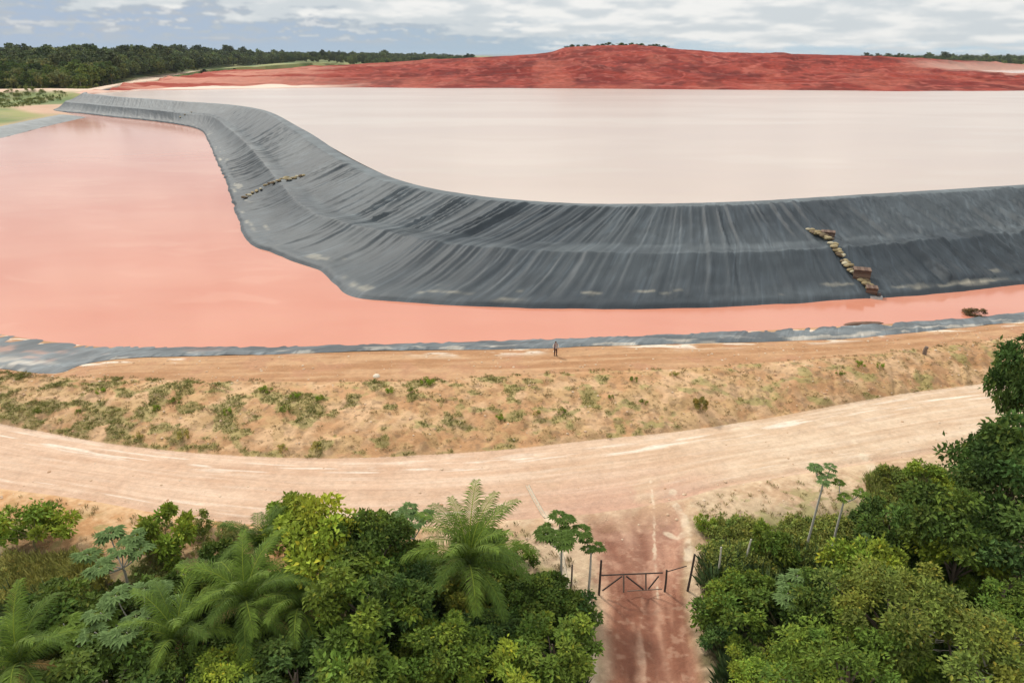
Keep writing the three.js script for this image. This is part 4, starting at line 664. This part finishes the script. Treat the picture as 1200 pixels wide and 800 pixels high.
{
  const g = thing('wooden_gate', 'closed wooden gate with zigzag braces across the red access road', 'gate'), B = (n, a, b, w, m = woodDark) => part(n, bar(onGate(...a), onGate(...b), w, w * 0.6), m, g);
  B('top_rail', [704, 674], [777, 671], 0.085); B('latch_pole', [781, 670], [805, 663], 0.06); B('bottom_rail', [735, 692.5], [776, 690], 0.06, woodGrey);
  B('stile', [731, 674], [731, 694], 0.10, woodGrey); B('stile', [757, 672.5], [757, 691], 0.10, woodGrey); B('brace', [729, 675], [706, 692], 0.10); B('brace', [734, 675], [754, 690.5], 0.10); B('brace', [760, 690], [772, 675], 0.09);
}
function gutter(pxs, label) {                             // shallow concrete channel: two lips and a dished bottom
  const c = new THREE.CatmullRomCurve3(pxs.map(q => Pg(...q))), n = 60, pos = [], idx = [], prof = [[-0.17, -0.1], [-0.17, 0.07], [-0.11, 0.08], [-0.06, 0.0], [0.06, 0.0], [0.11, 0.08], [0.17, 0.07], [0.17, -0.1]], r = rng(8);
  for (let i = 0; i <= n; i++) { const p = c.getPoint(i / n), t = c.getTangent(i / n), sx = -t.z, sz = t.x, l = Math.hypot(sx, sz), j = 0.04 * (r() - 0.5); for (const [a, b] of prof) { const x = p.x + sx / l * (a + j), z = p.z + sz / l * (a + j); pos.push(x, H(x, z) + b + 0.02 * (r() - 0.5), z); } }
  for (let i = 0; i < n; i++) for (let j = 0; j < 7; j++) { const a = i * 8 + j; idx.push(a, a + 1, a + 8, a + 1, a + 9, a + 8); }
  const g = new THREE.BufferGeometry(); g.setAttribute('position', new THREE.Float32BufferAttribute(pos, 3)); g.setIndex(idx); g.computeVertexNormals();
  const m = new THREE.Mesh(g, std([0.50, 0.41, 0.30])); m.name = numbered('drain_gutter'); scene.add(shadows(m)); tag(m, label, 'gutter');
}
gutter([[618, 569], [628, 588], [640, 607]], 'pale concrete gutter running down from the haul road');
gutter([[655, 642], [660, 662], [665, 690]], 'pale gutter section hidden behind the slender cecropia stem');
gutter([[688, 700], [694, 716], [703, 732]], 'pale gutter section at the foot of the tall gate post');

// ------------------------------------------------------------------ bag rows and timber boxes on the dam
function bagGeo(seed) { const g = new THREE.SphereGeometry(1, 14, 10), p = g.attributes.position, r = rng(seed), o = r() * 50; for (let i = 0; i < p.count; i++) { let x = p.getX(i), y = p.getY(i), z = p.getZ(i); const f = 1 / Math.pow(Math.abs(x) ** 3.2 + Math.abs(y) ** 2.4 + Math.abs(z) ** 3.2, 0.31), n = 1 + 0.16 * (fbm(x * 2.2 + o, z * 2.2 + y * 2, 3) - 0.5); p.setXYZ(i, x * f * n * 0.62, y * f * n * 0.3 * (1 - 0.25 * Math.abs(x)), z * f * n * 0.42); } g.computeVertexNormals(); return g; }
const BAG = [bagGeo(1), bagGeo(2), bagGeo(3)], bagMat = [std([0.33, 0.26, 0.14]), std([0.24, 0.18, 0.09]), std([0.45, 0.39, 0.26]), std([0.13, 0.09, 0.05])];
function bags(path, n, wide, label, group, seed) {
  const r = rng(seed), c = new THREE.CatmullRomCurve3(path.map(q => V(q[0], q[1], 0)));
  for (let k = 0; k < n; k++) {
    const t = (k + 0.5) / n, q = c.getPoint(t), q2 = c.getPoint(Math.min(1, t + 0.03)), p0 = onDam(q.x, q.y), p1 = onDam(q2.x, q2.y), a = Math.atan2(p1.x - p0.x, p1.z - p0.z);
    for (let w = 0; w < wide; w++) { const p = p0.clone().add(V(Math.cos(a), 0, -Math.sin(a)).multiplyScalar((w - (wide - 1) / 2) * 0.6)); const bm = Math.floor(r() * 4), m = new THREE.Mesh(BAG[Math.floor(r() * 3)], bagMat[bm]); m.name = numbered('sandbag'); m.position.set(p.x, p0.y + 0.24 + 0.12 * r(), p.z); m.rotation.set((r() - .5) * 0.5, a + (r() - .5) * 0.9, (r() - .5) * 0.4); m.scale.setScalar(0.66 + 0.3 * r()); scene.add(shadows(m)); tag(m, ['tan', 'brownish', 'pale', 'dark stained'][bm] + ' ' + label, 'sandbag', group); }
  }
}
bags([[947, 271], [958, 275], [970, 281], [981, 294], [992, 310], [1003, 323], [1015, 333], [1024, 342]], 27, 2, 'bag in the row stepping down the dam to the timber boxes', 'bag row beside the timber boxes on the dam', 3);
bags([[284, 234], [298, 226], [314, 218], [328, 212], [342, 209.5], [356, 207.5]], 15, 2, 'bag in the row climbing the dam above the wide pink water', 'bag row above the wide pink pond', 4);
bags([[208, 138], [216, 135], [228, 131]], 3, 1, 'bag on the dam at its far bend', 'bags at the far bend of the dam', 5);
function timberBox(px, py, w, h, d, label, seed) {
  const p = onDam(px, py), r = rng(seed), g = thing('timber_box', label, 'box'); g.position.set(p.x, p.y - 0.25, p.z); g.rotation.y = -0.5 + 0.2 * r(); const m = std([0.10, 0.055, 0.038]), m2 = std([0.155, 0.095, 0.065]);
  for (let k = 0; k < 5; k++) { const a = part('plank', new THREE.BoxGeometry(w / 5 - 0.03, 0.09, d + 0.35), k % 2 ? m : m2, g); a.position.set((k - 2) * w / 5, h + 0.05 + 0.02 * r(), 0); }
  for (const [sx, sz] of [[-1, -1], [1, -1], [-1, 1], [1, 1]]) { const a = part('post', new THREE.BoxGeometry(0.16, h + 0.5, 0.16), m, g); a.position.set(sx * (w / 2 - 0.12), h / 2 - 0.25, sz * (d / 2 - 0.1)); }
  for (const sz of [-1, 1]) for (let k = 0; k < 3; k++) { const a = part('plank', new THREE.BoxGeometry(w - 0.1, h / 3 - 0.05, 0.07), k % 2 ? m2 : m, g); a.position.set(0, h * (k + 0.45) / 3, sz * (d / 2 - 0.02)); }
}
timberBox(970, 277, 2.1, 0.8, 1.3, 'dark timber box near the top of the bag row on the dam', 1);
timberBox(1009, 324, 2.4, 1.5, 1.6, 'largest reddish timber box halfway down the lower dam slope', 2);
timberBox(1021, 340, 1.6, 0.9, 1.3, 'low timber box just above the water at the end of the bag row', 3);
{ // pump float at the water's edge
  const p = P(1027, 349, WLOW), g = thing('pump_float', 'grey float with dark pump at the water edge below the bag row', 'float'); g.position.copy(p);
  const deck = part('deck', new THREE.BoxGeometry(1.6, 0.16, 1.1), std([0.35, 0.32, 0.3]), g); deck.position.y = 0.2; for (const s of [-1, 1]) { const c = part('pontoon', new THREE.CapsuleGeometry(0.2, 1.3, 4, 10).rotateZ(Math.PI / 2), std([0.4, 0.38, 0.35], { roughness: 0.6 }), g); c.position.set(0, 0.02, s * 0.42); }
  const b = part('pump', new THREE.CylinderGeometry(0.22, 0.28, 0.55, 12), std([0.06, 0.05, 0.05], { roughness: 0.5 }), g); b.position.set(0.3, 0.54, 0); g.rotation.y = -0.4;
}
{ // mud bar and stump
  const g = new THREE.SphereGeometry(1, 40, 16), p = g.attributes.position; for (let i = 0; i < p.count; i++) { const x = p.getX(i), y = p.getY(i), z = p.getZ(i), n = 0.7 + 0.7 * fbm(x * 4 + 3, z * 5, 4); p.setXYZ(i, x * 2.5 * (0.8 + 0.3 * n), y * 0.26 * n, z * 0.42 * n); } g.computeVertexNormals();
  const m = new THREE.Mesh(g, std([0.16, 0.09, 0.06])); m.name = 'mud_bar'; m.position.copy(P(1012, 379.5, WLOW)); m.rotation.y = 0.12; scene.add(shadows(m)); tag(m, 'thin dark mud bar floating beside the near liner', 'mud bar');
  const s = new THREE.Mesh(roughPost(0.95, 0.24, 0.2, 7), woodGrey); s.name = 'tree_stump'; s.position.copy(Pg(1084, 415)); scene.add(shadows(s)); tag(s, 'lone brown stump standing on the embankment top', 'stump');
  const rk = new THREE.IcosahedronGeometry(0.38, 2), q = rk.attributes.position; for (let i = 0; i < q.count; i++) { const n = 0.75 + 0.5 * fbm(q.getX(i) * 4 + 9, q.getZ(i) * 4 + q.getY(i) * 3, 3); q.setXYZ(i, q.getX(i) * n, q.getY(i) * n * 0.7, q.getZ(i) * n); } rk.computeVertexNormals();
  const k = new THREE.Mesh(rk, std([0.68, 0.58, 0.45])); k.name = 'rock'; k.position.copy(Pg(441, 441)); scene.add(shadows(k)); tag(k, 'single pale rock at the edge of the earth track', 'rock');
}
// ------------------------------------------------------------------ person on the earth track
{
  const base = Pg(651, 416.5), g = thing('person', 'person in pale shirt, dark vest and maroon trousers standing on the earth track', 'person'); g.position.copy(base);
  const cap = (p, a, b, ra, rb) => { const ax = b[0] - a[0], ay = b[1] - a[1], az = b[2] - a[2], t = clamp(((p[0] - a[0]) * ax + (p[1] - a[1]) * ay + (p[2] - a[2]) * az) / (ax * ax + ay * ay + az * az), 0, 1); return Math.hypot(p[0] - a[0] - ax * t, p[1] - a[1] - ay * t, p[2] - a[2] - az * t) - mix(ra, rb, t); };
  const smin = (a, b, k) => { const h = clamp(0.5 + 0.5 * (b - a) / k, 0, 1); return mix(b, a, h) - k * h * (1 - h); };
  const mesh = (bones, res, c0, half, cut) => {
    const mc = new MarchingCubes(res, new THREE.MeshBasicMaterial(), false, false, 60000); mc.isolation = 0; const hh = res / 2;
    for (let k = 0; k < res; k++) for (let j = 0; j < res; j++) for (let i = 0; i < res; i++) { const p = [c0[0] + (i - hh) / hh * half, c0[1] + (j - hh) / hh * half, c0[2] + (k - hh) / hh * half]; let d = 9; for (const [a, b, ra, rb] of bones) d = smin(d, cap(p, a, b, ra, rb), 0.025); if (cut) d = Math.max(d, cut(p)); mc.field[i + j * res + k * res * res] = -d; }
    mc.update(); const n = mc.count; const q = new THREE.BufferGeometry(), arr = mc.positionArray.slice(0, n * 3); for (let i = 0; i < n * 3; i += 3) { arr[i] = c0[0] + arr[i] * half; arr[i + 1] = c0[1] + arr[i + 1] * half; arr[i + 2] = c0[2] + arr[i + 2] * half; } q.setAttribute('position', new THREE.BufferAttribute(arr, 3)); const w = mergeVertices(q, 1e-4); w.computeVertexNormals(); return w;
  };
  const arm = s => [[[s * 0.19, 1.42, 0], [s * 0.31, 1.17, 0.02], 0.052, 0.043], [[s * 0.31, 1.17, 0.02], [s * 0.27, 0.95, 0.14], 0.042, 0.032]], leg = s => [[[s * 0.09, 0.92, 0], [s * 0.115, 0.49, 0.02], 0.088, 0.058], [[s * 0.115, 0.49, 0.02], [s * 0.125, 0.08, 0], 0.056, 0.04], [[s * 0.125, 0.05, -0.03], [s * 0.14, 0.04, 0.16], 0.045, 0.035]];
  const hand = s => { const w = [s * 0.27, 0.94, 0.15], out = [[w, [s * 0.265, 0.87, 0.185], 0.03, 0.028]]; for (let f = 0; f < 4; f++) { const o = (f - 1.5) * 0.019; out.push([[s * 0.265, 0.87, 0.185 + o], [s * 0.262, 0.83 + 0.005 * f, 0.195 + o], 0.009, 0.009], [[s * 0.262, 0.83 + 0.005 * f, 0.195 + o], [s * 0.245, 0.80 + 0.006 * f, 0.2 + o], 0.009, 0.008]); } out.push([[s * 0.26, 0.91, 0.2], [s * 0.235, 0.87, 0.225], 0.011, 0.009]); return out; };
  const torso = [[[0, 0.96, 0], [0, 1.15, 0], 0.125, 0.115], [[0, 1.15, 0], [0, 1.36, -0.01], 0.12, 0.135], [[-0.13, 1.42, 0], [0.13, 1.42, 0], 0.07, 0.07]], head = [[[0, 1.44, 0], [0, 1.54, 0.01], 0.055, 0.05], [[0, 1.62, 0.01], [0, 1.685, 0], 0.085, 0.092], [[0, 1.57, 0.045], [0, 1.6, 0.05], 0.05, 0.05], [[0, 1.605, 0.105], [0, 1.63, 0.09], 0.014, 0.012], [[-0.09, 1.62, 0], [-0.095, 1.65, 0], 0.02, 0.02], [[0.09, 1.62, 0], [0.095, 1.65, 0], 0.02, 0.02]];
  const body = mesh([...torso, ...head, ...arm(-1), ...arm(1), ...leg(-1), ...leg(1)], 96, [0, 0.9, 0], 0.95), hands = [mesh(hand(-1), 56, [-0.255, 0.87, 0.18], 0.12), mesh(hand(1), 56, [0.255, 0.87, 0.18], 0.12)];
  const skin = std([0.30, 0.17, 0.11], { roughness: 0.6 }); part('body', mergeGeometries([body, ...hands]), skin, g);
  const fat = (b, d) => b.map(([a, c, ra, rb]) => [a, c, ra + d, rb + d]);
  part('shirt', mesh(fat([...torso, arm(-1)[0], arm(1)[0], [[-0.31, 1.17, 0.02], [-0.29, 1.06, 0.08], 0.042, 0.038], [[0.31, 1.17, 0.02], [0.29, 1.06, 0.08], 0.042, 0.038]], 0.022), 72, [0, 1.2, 0.03], 0.42, p => 0.9 - p[1]), std([0.60, 0.52, 0.46]), g);
  part('vest', mesh(fat(torso, 0.032), 64, [0, 1.2, 0], 0.4, p => Math.max(0.98 - p[1], 0.055 - Math.abs(p[0]) * (p[2] > 0 ? 1 : 9))), std([0.12, 0.035, 0.04]), g);
  part('trousers', mesh(fat([...leg(-1).slice(0, 2), ...leg(1).slice(0, 2), torso[0]], 0.018), 72, [0, 0.55, 0], 0.6, p => Math.max(p[1] - 1.0, 0.09 - p[1])), std([0.075, 0.025, 0.02]), g);
  part('boots', mesh(fat([leg(-1)[2], leg(1)[2]], 0.012), 48, [0, 0.06, 0.05], 0.3), std([0.03, 0.022, 0.018]), g);
  part('hair', mesh([[[0, 1.66, -0.02], [0, 1.7, -0.012], 0.096, 0.096]], 40, [0, 1.68, 0], 0.16, p => 1.645 - p[1] + (p[2] > 0.03 ? 0.05 : 0)), std([0.02, 0.014, 0.012]), g);
  for (const s of [-1, 1]) { const e = part('eye', new THREE.SphereGeometry(0.012, 8, 6), std([0.03, 0.02, 0.02], { roughness: 0.2 }), g); e.position.set(s * 0.034, 1.645, 0.089); }
  part('mouth', new THREE.CapsuleGeometry(0.006, 0.035, 3, 6).rotateZ(Math.PI / 2).translate(0, 1.575, 0.099), std([0.2, 0.07, 0.06]), g);
  g.scale.setScalar(0.98); g.rotation.y = 0.2;
}
// ------------------------------------------------------------------ background forest
const farTree = (seed, o) => { const g = broadleaf({ seed, R: 5, ry: 4.8, hc: 9.5, clumps: 20, n: 760, L: 1.6, W: 1.0, trunk: 0.32, cr: [0.3, 0.46], limbs: 5, low: -0.8, ...o }); return g; };
const FT = [farTree(101), farTree(102, { ry: 4.4, hc: 11 }), farTree(103, { ry: 5.6, R: 4.3 }), farTree(104, { R: 6, ry: 4.4, hc: 13, clumps: 22 })];
const farMat = [foliage([0.065, 0.095, 0.026]), foliage([0.10, 0.145, 0.034]), foliage([0.155, 0.195, 0.042]), foliage([0.21, 0.22, 0.08])];
{
  const r = rng(71), spots = [], tx = curve1(trackPts.slice(3), 'z', 'x');
  const ok = (x, z) => { if (z > -1080) return (x < -400 && z < -552) || (z < -566 && x < tx(z) - 16); return true; };
  for (let k = 0; k < 60000; k++) {
    const z = -552 - Math.pow(r(), 1.7) * 3600, x = (r() * 2 - 1) * 0.82 * -z; if (!ok(x, z)) continue; const h = HF(x, z), pr = project(V(x, h + 16, z)); if (pr[0] < -40 || pr[0] > 1240) continue;
    if (z < -1080) { if (pr[0] > 555 && pr[0] < 1010) continue; if (inside(x, z)) continue; if (pr[0] > 500 && z > -1560) continue; if (z > -1500 && x > tx(Math.max(-1480, z)) - 16) continue; }
    spots.push({ x, z, h, px: pr[0], d: -z });
    if (spots.length >= 11000) break;
  }
  for (let k = 0; k < 20000; k++) { const z = -552 - Math.pow(r(), 1.2) * 1250, x = mix(-0.80 * -z, tx(Math.max(z, -1478)) - 14, r()); if (!ok(x, z)) continue; const h = HF(x, z), pr = project(V(x, h + 16, z)); if (pr[0] < -40) continue; spots.push({ x, z, h, px: pr[0], d: -z }); }
  // thin by distance so that crowns touch but do not pile up
  const cell = new Map(), keep = []; for (const s of spots) { const w = s.d < 950 ? 6.5 : s.d < 1600 ? 8.5 : 13, key = Math.floor(s.x / w) + ',' + Math.floor(s.z / w) + ',' + Math.round(w); if (cell.has(key)) continue; cell.set(key, 1); keep.push(s); }
  keep.sort((a, b) => a.d - b.d);
  const vis = keep.filter(q => q.px > -15 && q.px < 1215), near = vis.slice(0, 290), rest = vis.slice(290);
  for (const s of near) { const q = Math.floor(r() * 4), mi = Math.floor(r() * 4), m = farMat[mi], pb = r() < 0.12, front = fbm(s.x * 0.02, s.z * 0.02, 2), sc = (0.62 + 0.65 * r()) * (s.d < 600 ? 0.8 : 1), g = thing('forest_tree', `${['dark green', 'mid green', 'light green', 'pale olive'][mi]} ${['rounded', 'flat topped', 'narrow', 'broad spreading'][q]} tree${pb ? ' with pale trunk' : ''} in the wood beyond the pond track`, 'tree', 'trees of the wood beyond the pond'); g.position.set(s.x, s.h - 0.3, s.z); g.rotation.y = r() * 6.28; g.scale.set(sc * (0.85 + 0.3 * r()), sc, sc * (0.85 + 0.3 * r())); part('trunk', FT[q].trunk, pb ? paleBark : bark, g); part('crown', FT[q].crown, m, g); }
  for (let v = 0; v < 4; v++) {
    const geo = FT[v].crown, list = rest.filter((_, i) => i % 4 === v).map(s => { const k = 0.6 + 0.9 * r(); return { p: V(s.x, s.h - 0.5, s.z), s: 0.75 + 0.55 * r() + (r() < 0.03 ? 0.5 : 0), a: r() * 6.28, c: mix3([0.062 * k, 0.09 * k, 0.026 * k], [0.13 * k, 0.155 * k, 0.044 * k], r()) }; });
    stuff(['distant_forest', 'distant_forest_001', 'distant_forest_002', 'distant_forest_003'][v], 'dark green forest reaching to the horizon behind the ponds', geo, new THREE.MeshStandardMaterial({ vertexColors: true, roughness: 0.75, side: THREE.DoubleSide }), list);
  }
  console.log('forest', near.length, rest.length);
  // low scrub in front of the wood and on the field
  const sl = []; for (let k = 0; k < 4000 && sl.length < 1500; k++) { const x = -560 + r() * 240, z = -440 - r() * 160; if (inside(x, z) || trackD(x, z) < 11 || shoreDist(x, z) < 16) continue; if (z < -570 && x > tx(z)) continue; sl.push({ p: V(x, HF(x, z), z), s: 1.2 + (z < -540 ? 5 : 1.8) * r(), a: r() * 6, c: mix3([0.12, 0.16, 0.03], [0.2, 0.22, 0.05], r()) }); }
  stuff('field_scrub', 'low scrub on the green field at the far end of the pond', GEO.weed.crown, white, sl);
  for (let k = 0; k < 18; k++) { const px = 662 + k * 6.9 + 4 * r(), q = atZ(px, 55, RZ - 14), h = HH(q.x, RZ - 14); const g = thing('hilltop_bush', 'dark bush along the top of the red mud hill', 'bush', 'bushes on the hill top'); const s = 0.26 + 0.16 * r(); g.position.set(q.x, h - 8.6 * s, RZ - 14 - 5 * r()); g.scale.set(s * 2.4, s, s * 1.6); g.rotation.y = r() * 6; part('stems', FT[k % 4].trunk, bark, g); part('foliage', FT[k % 4].crown, farMat[k % 2], g); }
}
renderer.render(scene, camera);
